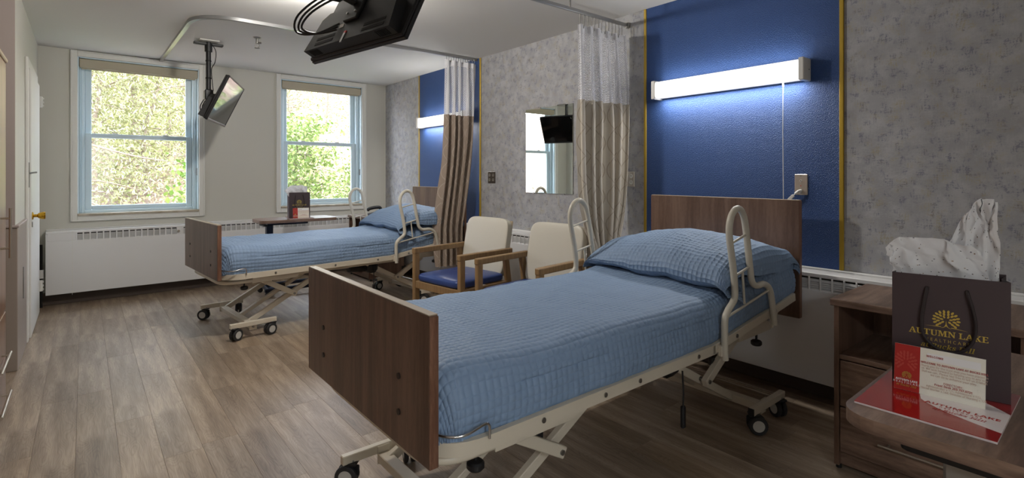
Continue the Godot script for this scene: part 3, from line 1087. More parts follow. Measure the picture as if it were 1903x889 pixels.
func make_bed(label: String) -> Node3D:
	var o := thing("care_bed", label, "bed", Vector3.ZERO, 0, "adjustable beds")
	var EN: Material = M["bed_enamel"]
	# boards
	var fb := part(o, "footboard", bx(Vector3(0.014, 0.682, 0), Vector3(0.028, 0.415, 0.965), 0.0025), M["walnut"])
	part(fb, "edge_band", bx(Vector3(0.014, 0.8905, 0), Vector3(0.0275, 0.003, 0.962), 0.001), M["edge_band"])  # paler than the side bands: light reflecting off the top edge, painted in
	for s in [-1, 1]:
		part(fb, "edge_band", bx(Vector3(0.014, 0.682, s * 0.4835), Vector3(0.0275, 0.41, 0.003), 0.001), M["walnut_edge"])
	for s in [-1, 1]:
		for y in [0.575, 0.68]:
			part(fb, "bolt", tb([Vector3(-0.004, y, s * 0.31), Vector3(0.004, y, s * 0.31)], 0.0095, 12), M["bolt_dark"])
	var hb := part(o, "headboard", bx(Vector3(BL - 0.014, 0.798, 0), Vector3(0.028, 0.655, 0.972), 0.0025), M["walnut"])
	part(hb, "edge_band", bx(Vector3(BL - 0.014, 1.1265, 0), Vector3(0.0275, 0.003, 0.969), 0.001), M["edge_band"])  # top edge again painted paler for the light it reflects
	for s in [-1, 1]:
		part(hb, "edge_band", bx(Vector3(BL - 0.014, 0.798, s * 0.487), Vector3(0.0275, 0.65, 0.003), 0.001), M["walnut_edge"])
	# deck frame: a flat band round the foot end and along both sides
	var hw := 0.468
	var path := rounded([Vector3(1.47, 0.485, hw), Vector3(0.045, 0.485, hw), Vector3(0.045, 0.485, -hw), Vector3(1.47, 0.485, -hw)], 0.16, 8)
	var st := S()
	sweep_rect(st, path, 0.022, 0.042)
	part(o, "deck_frame", st, EN)
	for s in [-1, 1]:
		st = S()
		bar(st, Vector3(1.45, 0.483, s * hw), Vector3(2.31, 0.483 + 0.86 * 0.13, s * hw), 0.022, 0.042, 0.002)
		part(o, "head_rail", st, EN)
		for x in [0.42, 0.72, 0.92, 1.33]:
			part(o, "rail_bolt", tb([Vector3(x, 0.485, s * (hw + 0.008)), Vector3(x, 0.485, s * (hw + 0.0145))], 0.009, 10), M["steel"])
		for x in [1.50, 1.66, 2.06]:
			part(o, "rail_bolt", tb([Vector3(x, deck_y(x), s * (hw + 0.008)), Vector3(x, deck_y(x), s * (hw + 0.0155))], 0.0095, 10), M["steel"])
	# plate the mattress lies on, in a foot and a raised head part
	st = S()
	box(st, Vector3(0.84, 0.49, 0), Vector3(1.24, 0.012, 0.9), 0.002)
	part(o, "deck_plate", st, EN)
	st = S()
	bar(st, Vector3(1.48, 0.49, 0), Vector3(2.30, 0.49 + 0.82 * 0.13, 0), 0.9, 0.012, 0.002)
	part(o, "deck_plate", st, EN)
	# lower chassis
	for s in [-1, 1]:
		st = S()
		bb(st, 0.34, 1.55, 0.432, 0.462, s * 0.39 - 0.014, s * 0.39 + 0.014, 0.003)
		part(o, "chassis_rail", st, EN)
		st = S()
		bb(st, 0.26, 0.62, 0.418, 0.464, s * 0.432 - 0.004, s * 0.432 + 0.004, 0.002)
		part(o, "side_plate", st, EN)
		st = S()
		bb(st, 1.78, 2.12, 0.44, 0.53, s * 0.425 - 0.004, s * 0.425 + 0.004, 0.002)
		part(o, "side_plate", st, EN)
		st = S()
		bar(st, Vector3(2.12, 0.47, s * 0.425), Vector3(2.345, 0.52, s * 0.36), 0.03, 0.05, 0.003)
		part(o, "headboard_bracket", st, EN)
		part(o, "bracket_bolt", tb([Vector3(2.08, 0.50, s * 0.428), Vector3(2.08, 0.50, s * 0.44)], 0.007, 8), M["chrome"])
	st = S()
	tube(st, rounded([Vector3(0.40, 0.437, 0.42), Vector3(0.05, 0.437, 0.42), Vector3(0.05, 0.437, -0.42), Vector3(0.40, 0.437, -0.42)], 0.13, 8), 0.016, 10)
	part(o, "footboard_bracket", st, EN)
	for x in [0.36, 1.05, 1.54]:
		st = S()
		bb(st, x - 0.015, x + 0.015, 0.434, 0.462, -0.376, 0.376, 0.003)
		part(o, "cross_member", st, EN)
	for e in [[0.21, 0.43], [2.02, 0.43]]:
		for s in [-1, 1]:
			st = S()
			lathe(st, [Vector2(0, -0.06), Vector2(0.022, -0.06), Vector2(0.028, -0.053), Vector2(0.028, -0.04), Vector2(0.022, -0.034), Vector2(0.006, -0.03), Vector2(0.006, 0.0), Vector2(0, 0)], 14, Transform3D(Basis(), Vector3(e[0], e[1], s * 0.40)))
			part(o, "lock_knob", st, M["black_plastic"])
	# lifting legs: a base on casters at each end, legs leaning inwards, short braces
	for e in 2:
		var X := func(v: float) -> float: return v if e == 0 else 2.22 - v
		for s in [-1, 1]:
			var bz := 0.36 if s < 0 else (0.46 if e == 0 else 0.485)
			st = S()
			bb(st, X.call(0.09), X.call(0.43), 0.096, 0.132, s * bz - 0.015, s * bz + 0.015, 0.003)
			var br := part(o, "base_bar", st, EN)
			if e == 1:
				part(br, "end_plug", bx(Vector3(X.call(0.432), 0.114, s * bz), Vector3(0.006, 0.034, 0.028)), M["black_plastic"])
			st = S()
			bb(st, X.call(0.235), X.call(0.29), 0.055, 0.13, s * (bz - 0.02) - 0.003, s * (bz - 0.02) + 0.003, 0.002)
			part(o, "base_plate", st, EN)
			part(o, "plate_bolt", tb([Vector3(X.call(0.262), 0.08, s * (bz - 0.018)), Vector3(X.call(0.262), 0.08, s * (bz - 0.008))], 0.008, 10), M["steel"])
			caster(o, Vector3(X.call(0.125), 0, s * bz), (0.5 if s > 0 else 2.4) + e * 0.6, 0.107)
			caster(o, Vector3(X.call(0.395), 0, s * bz), (PI + 0.3 if s > 0 else 1.2) + e * 2.0, 0.107)
			# leg
			st = S()
			bar(st, Vector3(X.call(0.27), 0.085, s * 0.30), Vector3(X.call(0.90), 0.425, s * 0.30), 0.028, 0.04, 0.003)
			part(o, "leg", st, EN)
			st = S()
			bar(st, Vector3(X.call(0.33), 0.435, s * 0.355), Vector3(X.call(0.63), 0.262, s * 0.355), 0.03, 0.042, 0.003)
			var bc := part(o, "leg_brace", st, EN)
			part(bc, "brace_bolt", tb([Vector3(X.call(0.612), 0.272, s * 0.370), Vector3(X.call(0.612), 0.272, s * 0.376)], 0.010, 10), M["steel"])
			part(bc, "black_clip", bx(Vector3(X.call(0.53), 0.345, s * 0.335), Vector3(0.03, 0.04, 0.02), 0.003), M["black_plastic"])
		st = S()
		bb(st, X.call(0.235), X.call(0.285), 0.066, 0.104, -0.34, 0.44, 0.003)
		part(o, "base_cross_tube", st, EN)
		st = S()
		bar(st, Vector3(X.call(0.28), 0.095, 0.07), Vector3(X.call(0.82), 0.39, 0.07), 0.04, 0.03, 0.003)
		part(o, "lift_link", st, EN)
		part(o, "pivot_shaft", tb([Vector3(X.call(0.60), 0.268, -0.36), Vector3(X.call(0.60), 0.268, 0.36)], 0.011, 10), M["steel"])
	part(o, "brake_rod", tb([Vector3(2.08, 0.115, -0.36), Vector3(2.08, 0.115, 0.485)], 0.008, 8), M["chrome"])
	# drive motor, spindle and the hand control on its cord
	part(o, "lift_motor", tb([Vector3(1.18, 0.395, 0.20), Vector3(1.40, 0.375, 0.20)], 0.045, 14), M["black_plastic"])
	part(o, "motor_housing", bx(Vector3(1.37, 0.385, 0.28), Vector3(0.11, 0.10, 0.12), 0.03), M["black_plastic"])
	part(o, "spindle", tb([Vector3(0.72, 0.42, 0.20), Vector3(1.18, 0.397, 0.20)], 0.014, 10), M["steel"])
	part(o, "control_cord", tb([Vector3(1.33, 0.40, 0.40), Vector3(1.33, 0.30, 0.405), Vector3(1.327, 0.25, 0.405)], 0.004, 6), M["black_plastic"])
	part(o, "hand_control", bx(Vector3(1.327, 0.20, 0.405), Vector3(0.024, 0.10, 0.02), 0.006), M["black_plastic"])
	# assist bars
	for s in [-1, 1]:
		var z: float = s * 0.500
		var ab := Node3D.new()
		ab.name = "assist_bar"
		o.add_child(ab, true)
		var pts := []
		for q in [[1.513, 0.435], [1.508, 0.60], [1.535, 0.650], [1.590, 0.690], [1.600, 0.74], [1.582, 0.85], [1.550, 0.99], [1.560, 1.065], [1.600, 1.105], [1.645, 1.108], [1.685, 1.07], [1.712, 0.98], [1.745, 0.82], [1.765, 0.755], [1.81, 0.728], [1.88, 0.728], [1.935, 0.705], [1.968, 0.655], [2.005, 0.505]]:
			pts.append(Vector3(q[0], q[1], z))
		st = S()
		tube(st, smooth(pts, 4), 0.0155, 10)
		part(ab, "bar_tube", st, M["assist_enamel"])
		for r in [[[1.570, 0.955], [1.705, 0.985]], [[1.595, 0.80], [1.745, 0.83]], [[1.672, 0.815], [1.69, 0.660]], [[1.535, 0.625], [1.945, 0.690]]]:
			part(ab, "bar_rung", tb([Vector3(r[0][0], r[0][1], z), Vector3(r[1][0], r[1][1], z)], 0.006, 8), M["assist_enamel"])
		part(o, "bar_clamp", bx(Vector3(1.515, 0.475, s * 0.487), Vector3(0.05, 0.05, 0.02), 0.004), EN)
		# wire that keeps the mattress from sliding, at the foot corners
		st = S()
		tube(st, rounded([Vector3(0.20, 0.50, s * 0.484), Vector3(0.20, 0.553, s * 0.486), Vector3(0.10, 0.535, s * 0.49), Vector3(0.045, 0.54, s * 0.44), Vector3(0.036, 0.556, s * 0.33), Vector3(0.036, 0.50, s * 0.33)], 0.04, 5), 0.0042, 8)
		part(o, "mattress_wire", st, M["chrome"])
	return o

# quilted spread: flat sheet coordinates (a along, b across) wrapped over a rounded mattress
func quilt_mesh() -> ArrayMesh:
	var CELL := 0.0265
	var SUB := 4
	var st := CELL / SUB
	var r := 0.075
	var hw := 0.452 - r           # inner half width
	var ax0 := 0.05 + r           # inner foot edge
	var ax1 := 2.325
	var drop := 0.285
	var nu := int((ax1 - ax0 + drop) / st) + 1
	var nv := int((2.0 * (hw + drop)) / st) + 1
	var lump := noise(81, 1.6, 3)
	var crease := noise(82, 5.0, 2)
	var P := PackedVector3Array()
	P.resize(nu * nv)
	var bot := 0.502
	var arc := r * PI / 2
	for i in nu:
		var a := ax0 - drop + stitch(i) * CELL
		var ea := maxf(0.0, ax0 - a)
		var pa := maxf(a, ax0)
		# mattress top: flat, rising with the raised head part
		var top := 0.70 + 0.125 * maxf(0.0, pa - 1.47) * smoothstep(1.40, 1.70, pa) + 0.012 * (1.0 - smoothstep(0.1, 0.5, pa))
		var ybot := bot + 0.13 * maxf(0.0, pa - 1.47)
		for j in nv:
			var b := -(hw + drop) + stitch(j) * CELL
			var eb := maxf(0.0, absf(b) - hw)
			var pb := clampf(b, -hw, hw)
			var e := maxf(ea, eb) * 0.35 + sqrt(ea * ea + eb * eb) * 0.65 if (ea > 0 and eb > 0) else ea + eb
			var dir := Vector2(-ea, eb * signf(b))
			if e > 1e-6: dir = dir.normalized()
			var out := 0.0
			var down := 0.0
			if e > 0.0:
				if e < arc:
					out = r * sin(e / r)
					down = r * (1.0 - cos(e / r))
				else:
					out = r + 0.010 * sin(clampf((e - arc) / 0.14, 0, 1) * PI)
					down = r + e - arc
			var y := top - down
			var n1 := lump.get_noise_2d(a, b)
			var n2 := crease.get_noise_2d(a * 1.0, b * 0.7)
			if e < arc: y += n1 * 0.012 + n2 * 0.004
			else: out += n1 * 0.012 + n2 * 0.006
			if y < ybot:
				out -= minf(0.03, (ybot - y) * 0.5)
				y = ybot - minf(0.012, (ybot - y) * 0.2)
			P[i * nv + j] = Vector3(pa + dir.x * out, y, pb + dir.y * out)
	return puffed(P, nu, nv, SUB, 0.005, true)

# a row of points across the stitched cells: on the seam, close beside it, mid cell, close before the next
func stitch(i: int) -> float:
	return float(i / 4) + [0.0, 0.10, 0.5, 0.90][i % 4]

# raise the cells between the stitch lines along the surface normal
func puffed(P: PackedVector3Array, nu: int, nv: int, SUB: int, amp: float, flip: bool) -> ArrayMesh:
	var prof := []
	for k in SUB: prof.append([0.0, 0.86, 1.0, 0.86][k])
	var fine := noise(84, 0.06, 2)
	var Q := PackedVector3Array()
	Q.resize(P.size())
	for i in nu:
		var i0 := maxi(i - 1, 0) * nv
		var i1 := mini(i + 1, nu - 1) * nv
		for j in nv:
			var du := P[i1 + j] - P[i0 + j]
			var dv := P[i * nv + mini(j + 1, nv - 1)] - P[i * nv + maxi(j - 1, 0)]
			var n := du.cross(dv)
			if flip: n = -n
			if n.length_squared() > 1e-14: n = n.normalized()
			else: n = Vector3.UP
			var ph: float = prof[i % SUB] * prof[j % SUB]
			Q[i * nv + j] = P[i * nv + j] + n * (ph * amp * (1.0 + fine.get_noise_2d(i, j) * 0.4))
	return grid_mesh(Q, nu, nv, PackedVector2Array(), flip)

# the part of the spread that goes over the pillow: front fold, crown, back, and both ends
func pillow_mesh() -> ArrayMesh:
	var SUB := 4
	var st := 0.0265 / SUB
	var girth := 1.16
	var length := 1.16
	var nu := int(girth / st) + 1
	var nv := int(length / st) + 1
	var lump := noise(86, 2.6, 3)
	var P := PackedVector3Array()
	P.resize(nu * nv)
	# section through the middle, from under the front fold over the crown to the back edge
	var sec := [Vector2(1.76, 0.712), Vector2(1.68, 0.722), Vector2(1.63, 0.734), Vector2(1.597, 0.758), Vector2(1.597, 0.80), Vector2(1.64, 0.858), Vector2(1.73, 0.915), Vector2(1.86, 0.952), Vector2(2.00, 0.952), Vector2(2.15, 0.918), Vector2(2.27, 0.862), Vector2(2.325, 0.800), Vector2(2.330, 0.73)]
	var cur := PackedVector2Array()
	var v3 := []
	for q in sec: v3.append(Vector3(q.x, q.y, 0))
	var sm := smooth(v3, 8)
	var acc := [0.0]
	for k in range(1, sm.size()): acc.append(acc[-1] + sm[k].distance_to(sm[k - 1]))
	var tot: float = acc[-1]
	var idx := 0
	for i in nu:
		var s := minf(tot, tot * stitch(i) / ((nu - 1) / 4.0))
		while idx < acc.size() - 2 and acc[idx + 1] < s: idx += 1
		var t: float = clampf((s - acc[idx]) / maxf(1e-6, acc[idx + 1] - acc[idx]), 0, 1)
		var c := sm[idx].lerp(sm[idx + 1], t)
		for j in nv:
			var b := clampf(stitch(j) / ((nv - 1) / 4.0), 0, 1) * 2.0 - 1.0         # -1..1 across
			var ab := absf(b)
			# taper towards the ends, then hang down over the side
			var flat := clampf(ab / 0.82, 0, 1)
			var thick := 1.0 - (0.80 * pow(ab, 1.7) if b < 0 else 0.42 * pow(ab, 2.2))
			var base := 0.725 + 0.10 * maxf(0.0, c.x - 1.6)
			var y := base + (c.y - base) * thick
			var z := 0.0
			var w := ab * length / 2
			var edge := 0.435
			if w < edge: z = w
			else:
				var e := (w - edge) * lerpf(0.45, 1.0, smoothstep(1.6, 1.95, c.x)) * lerpf(1.0, 0.55, smoothstep(2.1, 2.3, c.x))
				var r := 0.06
				var arc := r * PI / 2
				if e < arc:
					z = edge + r * sin(e / r)
					y -= r * (1.0 - cos(e / r))
				else:
					z = edge + r
					y -= r + (e - arc)
			var xx := c.x - 0.055 * b * (1.0 - smoothstep(1.6, 2.2, c.x))
			var n := lump.get_noise_3d(c.x * 1.2, c.y * 2.0, b * 0.8)
			P[i * nv + j] = Vector3(xx + n * 0.008, y + n * 0.016 + 0.006 * sin(b * 9.0 + c.x * 7.0) * (1.0 - flat), z * signf(b))
	return puffed(P, nu, nv, SUB, 0.005, false)

func build_beds() -> void:
	var a := make_bed("dark wood and cream metal adjustable bed, nearer of two, under the bright wall lamp")
	a.position = Vector3(0.712, 0, -1.695)
	var b: Node3D = a.duplicate()
	b.name = numbered("care_bed")
	add_child(b)
	b.set_meta("label", "adjustable bed with dark wood boards and cream frame, farther of two, by the windows")
	b.position = Vector3(0.722, 0, -4.84)
	b.rotation.y = deg_to_rad(4.8)
	var qm := quilt_mesh()
	var pm := pillow_mesh()
	for k in 2:
		var src: Node3D = [a, b][k]
		var q := thing("quilt", ["blue square-quilted spread and pillow on the nearer bed", "blue square-quilted spread and pillow on the farther bed"][k], "quilt", src.position, src.rotation.y, "quilted bedspreads")
		part_mesh(q, "spread", qm, M["quilt"])
		part_mesh(q, "pillow_cover", pm, M["quilt"])
# ---------------------------------------------------------------- chairs
# superellipsoid cushion
func cushion(c: Vector3, h: Vector3, e1: float, e2: float, nu := 20, nv := 36) -> ArrayMesh:
	var P := PackedVector3Array()
	var f := func(v: float, p: float) -> float: return signf(v) * pow(absf(v), p)
	for i in nu + 1:
		var a := -PI / 2 + PI * i / nu
		for j in nv + 1:
			var b := TAU * j / nv
			P.append(c + Vector3(h.x * f.call(cos(a), e1) * f.call(cos(b), e2), h.y * f.call(sin(a), e1), h.z * f.call(cos(a), e1) * f.call(sin(b), e2)))
	return grid_mesh(P, nu + 1, nv + 1, PackedVector2Array(), false)

func make_chair(label: String) -> Node3D:
	# faces local -x
	var o := thing("armchair", label, "chair", Vector3.ZERO, 0, "visitor chairs")
	var W: Material = M["oak_chair"]
	for s in [-1, 1]:
		var z: float = s * 0.285
		var st := S()
		bb(st, -0.32, -0.272, 0, 0.625, z - 0.02, z + 0.02, 0.004)
		part(o, "leg", st, W)
		st = S()
		bar(st, Vector3(0.27, 0, z), Vector3(0.175, 0.625, z), 0.036, 0.05, 0.004)
		part(o, "leg", st, W)
		st = S()
		bb(st, -0.325, 0.245, 0.618, 0.662, z - 0.022, z + 0.022, 0.005)
		part(o, "armrest", st, W)
		st = S()
		bb(st, -0.272, 0.21, 0.335, 0.395, z - 0.015, z + 0.015, 0.003)
		part(o, "side_rail", st, W)
	var st := S()
	bb(st, -0.315, -0.275, 0.335, 0.395, -0.265, 0.265, 0.003)
	part(o, "seat_rail", st, W)
	st = S()
	bb(st, 0.165, 0.2, 0.335, 0.395, -0.265, 0.265, 0.003)
	part(o, "seat_rail", st, W)
	part_mesh(o, "seat", cushion(Vector3(-0.055, 0.425, 0), Vector3(0.262, 0.042, 0.262), 0.5, 0.2), M["blue_vinyl"])
	# back pad: slightly curved and tilted
	var xf := Transform3D(Basis(Vector3(0, 0, 1), deg_to_rad(-11)), Vector3(0.235, 0.655, 0))
	part_mesh(o, "backrest", cushion(Vector3.ZERO, Vector3(0.036, 0.245, 0.258), 0.32, 0.22, 24, 40), M["cream_vinyl"], xf)
	st = S()
	box(st, Vector3(0.03, 0, 0), Vector3(0.012, 0.46, 0.50), 0.004, xf)
	part(o, "back_shell", st, M["edge_band"])
	for s in [-1, 1]:
		st = S()
		bar(st, Vector3(0.205, 0.42, s * 0.2), Vector3(0.265, 0.60, s * 0.2), 0.03, 0.02, 0.003)
		part(o, "back_bracket", st, M["black_plastic"])
	return o

func build_chairs() -> void:
	var a := make_chair("cream-backed wooden armchair with blue seat, the one nearer the farther bed")
	a.position = Vector3(2.45, 0, -3.58)
	a.rotation.y = deg_to_rad(7)
	var b: Node3D = a.duplicate()
	b.name = numbered("armchair")
	add_child(b)
	b.set_meta("label", "cream-backed wooden armchair with blue seat, partly behind the nearer bed")
	b.position = Vector3(2.535, 0, -2.81)
	b.rotation.y = deg_to_rad(8)

# ---------------------------------------------------------------- wardrobe
func build_wardrobe() -> void:
	var o := thing("wardrobe", "tall brown wood wardrobe with drawers and bar handles", "wardrobe", Vector3(XA, 0, -3.83))
	# local x from 0 (back) to 0.65 (front), local z from 0 (far side) to 1.9
	var D := 0.63
	var W := 1.9
	var T := 1.88
	var st := S()
	bb(st, 0.0, D - 0.022, 0.06, T - 0.02, 0.0, 0.02, 0.002)
	part(o, "side_panel", st, M["wardrobe_wood"])
	st = S()
	bb(st, 0.0, D - 0.022, 0.06, T - 0.02, W - 0.02, W, 0.002)
	part(o, "side_panel", st, M["wardrobe_wood"])
	st = S()
	bb(st, 0.0, D + 0.008, T - 0.02, T, -0.004, W + 0.004, 0.004)
	part(o, "top_panel", st, M["edge_band"])
	st = S()
	bb(st, 0.0, 0.015, 0.06, T - 0.02, 0.02, W - 0.02)
	part(o, "back_panel", st, M["wardrobe_wood"])
	st = S()
	bb(st, 0.015, D - 0.03, 0.06, 0.08, 0.02, W - 0.02)
	bb(st, 0.015, D - 0.03, 0.545, 0.565, 0.02, W - 0.02)
	part(o, "shelf", st, M["wardrobe_wood"])
	for x in [0.05, D - 0.05]:
		for z in [0.05, W - 0.05]:
			part(o, "foot", tb([Vector3(x, 0, z), Vector3(x, 0.06, z)], 0.018, 10), M["black_plastic"])
	for k in 2:
		var z0 := 0.003 + k * W / 2
		var z1 := (k + 1) * W / 2 - 0.003
		st = S()
		bb(st, D - 0.02, D, 0.56, T - 0.024, z0, z1, 0.002)
		var d := part(o, "door", st, M["wardrobe_wood"])
		st = S()
		var hz := z0 + 0.215 if k == 0 else z0 + 0.215
		cyl(st, Vector3(D + 0.035, 0.85, hz), Vector3(D + 0.035, 1.10, hz), 0.006, 10)
		for y in [0.90, 1.05]: cyl(st, Vector3(D, y, hz), Vector3(D + 0.035, y, hz), 0.005, 8)
		part(d, "handle", st, M["nickel"])
		for e in [[0.318, 0.545, 0.40], [0.075, 0.312, 0.20]]:
			st = S()
			bb(st, D - 0.02, D, e[0], e[1], z0, z1, 0.002)
			var dr := part(o, "drawer", st, M["wardrobe_wood"])
			st = S()
			var c := z0 + 0.22
			cyl(st, Vector3(D + 0.03, e[2] - 0.045, c - 0.1), Vector3(D + 0.03, e[2] - 0.045, c + 0.3), 0.006, 10)
			for z in [c - 0.04, c + 0.24]: cyl(st, Vector3(D, e[2] - 0.045, z), Vector3(D + 0.03, e[2] - 0.045, z), 0.005, 8)
			part(dr, "handle", st, M["nickel"])

# ---------------------------------------------------------------- night stands
func make_night_stand(label: String) -> Node3D:
	# front faces local -x at x=0; local z from 0 (far side) to W
	var o := thing("night_stand", label, "night stand", Vector3.ZERO, 0, "wood night stands")
	var W := 0.60
	var D := 0.46
	var T := 0.735
	var st := S()
	bb(st, -0.012, D, T - 0.03, T, -0.012, W + 0.012, 0.003)
	part(o, "top_panel", st, M["walnut_across"])
	for z in [0.0, W - 0.02]:
		st = S()
		bb(st, 0.0, D, 0.02, T - 0.03, z, z + 0.02, 0.002)
		part(o, "side_panel", st, M["walnut"])
	st = S()
	bb(st, D - 0.01, D, 0.03, T - 0.03, 0.02, W - 0.02)
	part(o, "back_panel", st, M["walnut"])
	st = S()
	bb(st, 0.004, D - 0.01, 0.478, 0.498, 0.02, W - 0.02, 0.002)
	part(o, "shelf", st, M["walnut_across"])
	for e in [[0.278, 0.473], [0.082, 0.272]]:
		st = S()
		bb(st, 0.002, 0.02, e[0], e[1], 0.023, W - 0.023, 0.002)
		bb(st, 0.02, D - 0.03, e[0] + 0.02, e[1] - 0.03, 0.03, W - 0.03)
		var d := part(o, "drawer", st, M["walnut_across"])
		st = S()
		var y: float = e[1] - 0.095
		cyl(st, Vector3(-0.032, y, 0.17), Vector3(-0.032, y, 0.47), 0.0055, 10)
		for z in [0.20, 0.44]: cyl(st, Vector3(-0.032, y, z), Vector3(0.002, y, z), 0.0045, 8)
		if e[0] < 0.2: part(d, "handle", st, M["nickel"])
	st = S()
	bb(st, 0.025, 0.04, 0.02, 0.08, 0.02, W - 0.02)
	part(o, "plinth", st, M["walnut_across"])
	for x in [0.03, D - 0.03]:
		for z in [0.01, W - 0.01]:
			part(o, "glide", tb([Vector3(x, 0, z), Vector3(x, 0.021, z)], 0.012, 8), M["black_plastic"])
	return o

func build_night_stands() -> void:
	var a := make_night_stand("dark wood night stand with open shelf and drawers behind the nearer gift bag")
	a.position = Vector3(2.50, 0, -0.85)
	var b: Node3D = a.duplicate()
	b.name = numbered("night_stand")
	add_child(b)
	b.set_meta("label", "dark wood night stand in the corner behind the farther bed")
	b.position = Vector3(2.60, 0, -6.42)
	b.scale = Vector3(1, 1.03, 1)
	# telephone on the far stand
	var t := thing("telephone", "black desk telephone on the corner night stand", "telephone", Vector3(2.78, 0.757, -6.02))
	var st := S()
	prism(st, PackedVector2Array([Vector2(-0.1, 0), Vector2(0.1, 0), Vector2(0.1, 0.06), Vector2(-0.1, 0.025)]), 0.17, Transform3D(Basis(), Vector3(0, 0, -0.085)))
	part(t, "phone_base", st, M["black_plastic"])
	part(t, "handset", tb(Array(smooth([Vector3(-0.085, 0.06, -0.05), Vector3(-0.07, 0.085, -0.05), Vector3(0.0, 0.10, -0.05), Vector3(0.07, 0.10, -0.05), Vector3(0.09, 0.075, -0.05)], 5)), 0.02, 10), M["black_plastic"])

# ---------------------------------------------------------------- over-bed tables and what lies on them
func make_table(label: String, lever_side := -1.0) -> Node3D:
	# top from local x 0..0.80, z 0..0.40 (far edge at z=0); column under the x=0 end
	var o := thing("overbed_table", label, "table", Vector3.ZERO, 0, "over-bed tables")
	var T := 0.75
	var st := S()
	var xf := Transform3D(Basis(Vector3(1, 0, 0), Vector3(0, 0, 1), Vector3(0, -1, 0)), Vector3(0, T, 0))
	prism(st, round_rect(0, 0.80, 0, 0.40, 0.07, 8), 0.03, xf)
	part(o, "table_top", st, M["walnut_across"])
	st = S()
	bb(st, 0.10, 0.165, 0.09, 0.70, 0.165, 0.235, 0.006)
	part(o, "column", st, M["grey_metal"])
	st = S()
	bb(st, 0.10, 0.52, 0.69, T - 0.03, 0.15, 0.25, 0.004)
	part(o, "top_bracket", st, M["navy_metal"])
	st = S()
	prism(st, round_rect(0.055, 0.095, 0.10, 0.30, 0.02, 5), 0.014, Transform3D(xf.basis, Vector3(0, 0.70, 0)))
	bb(st, 0.09, 0.16, 0.688, 0.702, 0.17, 0.23)
	part(o, "height_lever", st, M["black_plastic"])
	for z in [0.14, 0.26]:
		part(o, "lever_hook", tb([Vector3(0.10, T - 0.03, z), Vector3(0.09, 0.695, z)], 0.004, 6), M["chrome"])
	st = S()
	bb(st, 0.08, 0.185, 0.05, 0.09, 0.04, 0.36, 0.006)
	for z in [0.05, 0.35]: bb(st, 0.05, 0.72, 0.05, 0.085, z - 0.02, z + 0.02, 0.006)
	part(o, "base_frame", st, M["navy_metal"])
	for x in [0.08, 0.69]:
		for z in [0.05, 0.35]:
			part(o, "caster", tb([Vector3(x, 0.025, z - 0.012), Vector3(x, 0.025, z + 0.012)], 0.025, 14), M["rubber"])
	return o

func leaf_shape(at: Vector2, ang: float, l: float, w: float) -> PackedVector2Array:
	var p := PackedVector2Array()
	for k in 10:
		var a := TAU * k / 10
		p.append(at + Vector2(cos(a) * l, sin(a) * w).rotated(ang))
	return p

# the tree emblem, in the xy plane, about 1 unit wide
func emblem(sc: float, depth: float, leaves_only := false) -> SurfaceTool:
	var st := S()
	var xf := Transform3D(Basis().scaled(Vector3(sc, sc, 1)), Vector3.ZERO)
	for ring in [[0.17, 6, 0.07], [0.30, 10, 0.078], [0.43, 14, 0.08]]:
		for k in ring[1]:
			var a: float = lerpf(-0.75, PI + 0.75, float(k) / (ring[1] - 1))
			var p := Vector2(cos(a) * ring[0] * 1.12, sin(a) * ring[0]) + Vector2(0, 0.42)
			prism(st, leaf_shape(p, a, ring[2] * 1.05, ring[2] * 0.62), depth, xf)
	if not leaves_only:
		var tr := PackedVector2Array([Vector2(-0.22, -0.02), Vector2(-0.08, 0.06), Vector2(-0.02, 0.2), Vector2(0, 0.4), Vector2(0.02, 0.2), Vector2(0.08, 0.06), Vector2(0.22, -0.02), Vector2(0.1, 0.02), Vector2(0.0, 0.1), Vector2(-0.1, 0.02)])
		prism(st, tr, depth, xf)
		prism(st, PackedVector2Array([Vector2(-0.85, 0.03), Vector2(-0.18, 0.035), Vector2(-0.22, 0.07)]), depth, xf)
		prism(st, PackedVector2Array([Vector2(0.85, -0.03), Vector2(0.22, 0.07), Vector2(0.18, 0.035)]), depth, xf)
	return st

func text_part(parent: Node, s: String, at: Vector3, h: float, m: Material, font := "Droid Serif", bold := false, wide := 1.0, italic := false) -> void:
	var o := MeshInstance3D.new()
	o.name = "lettering"
	o.mesh = text_mesh(s, h, font, bold, 0.0004, italic)
	o.material_override = m
	parent.add_child(o, true)
	o.transform = Transform3D(Basis(Vector3(wide, 0, 0), Vector3(0.28 if italic else 0.0, 1, 0), Vector3(0, 0, 1)), at)

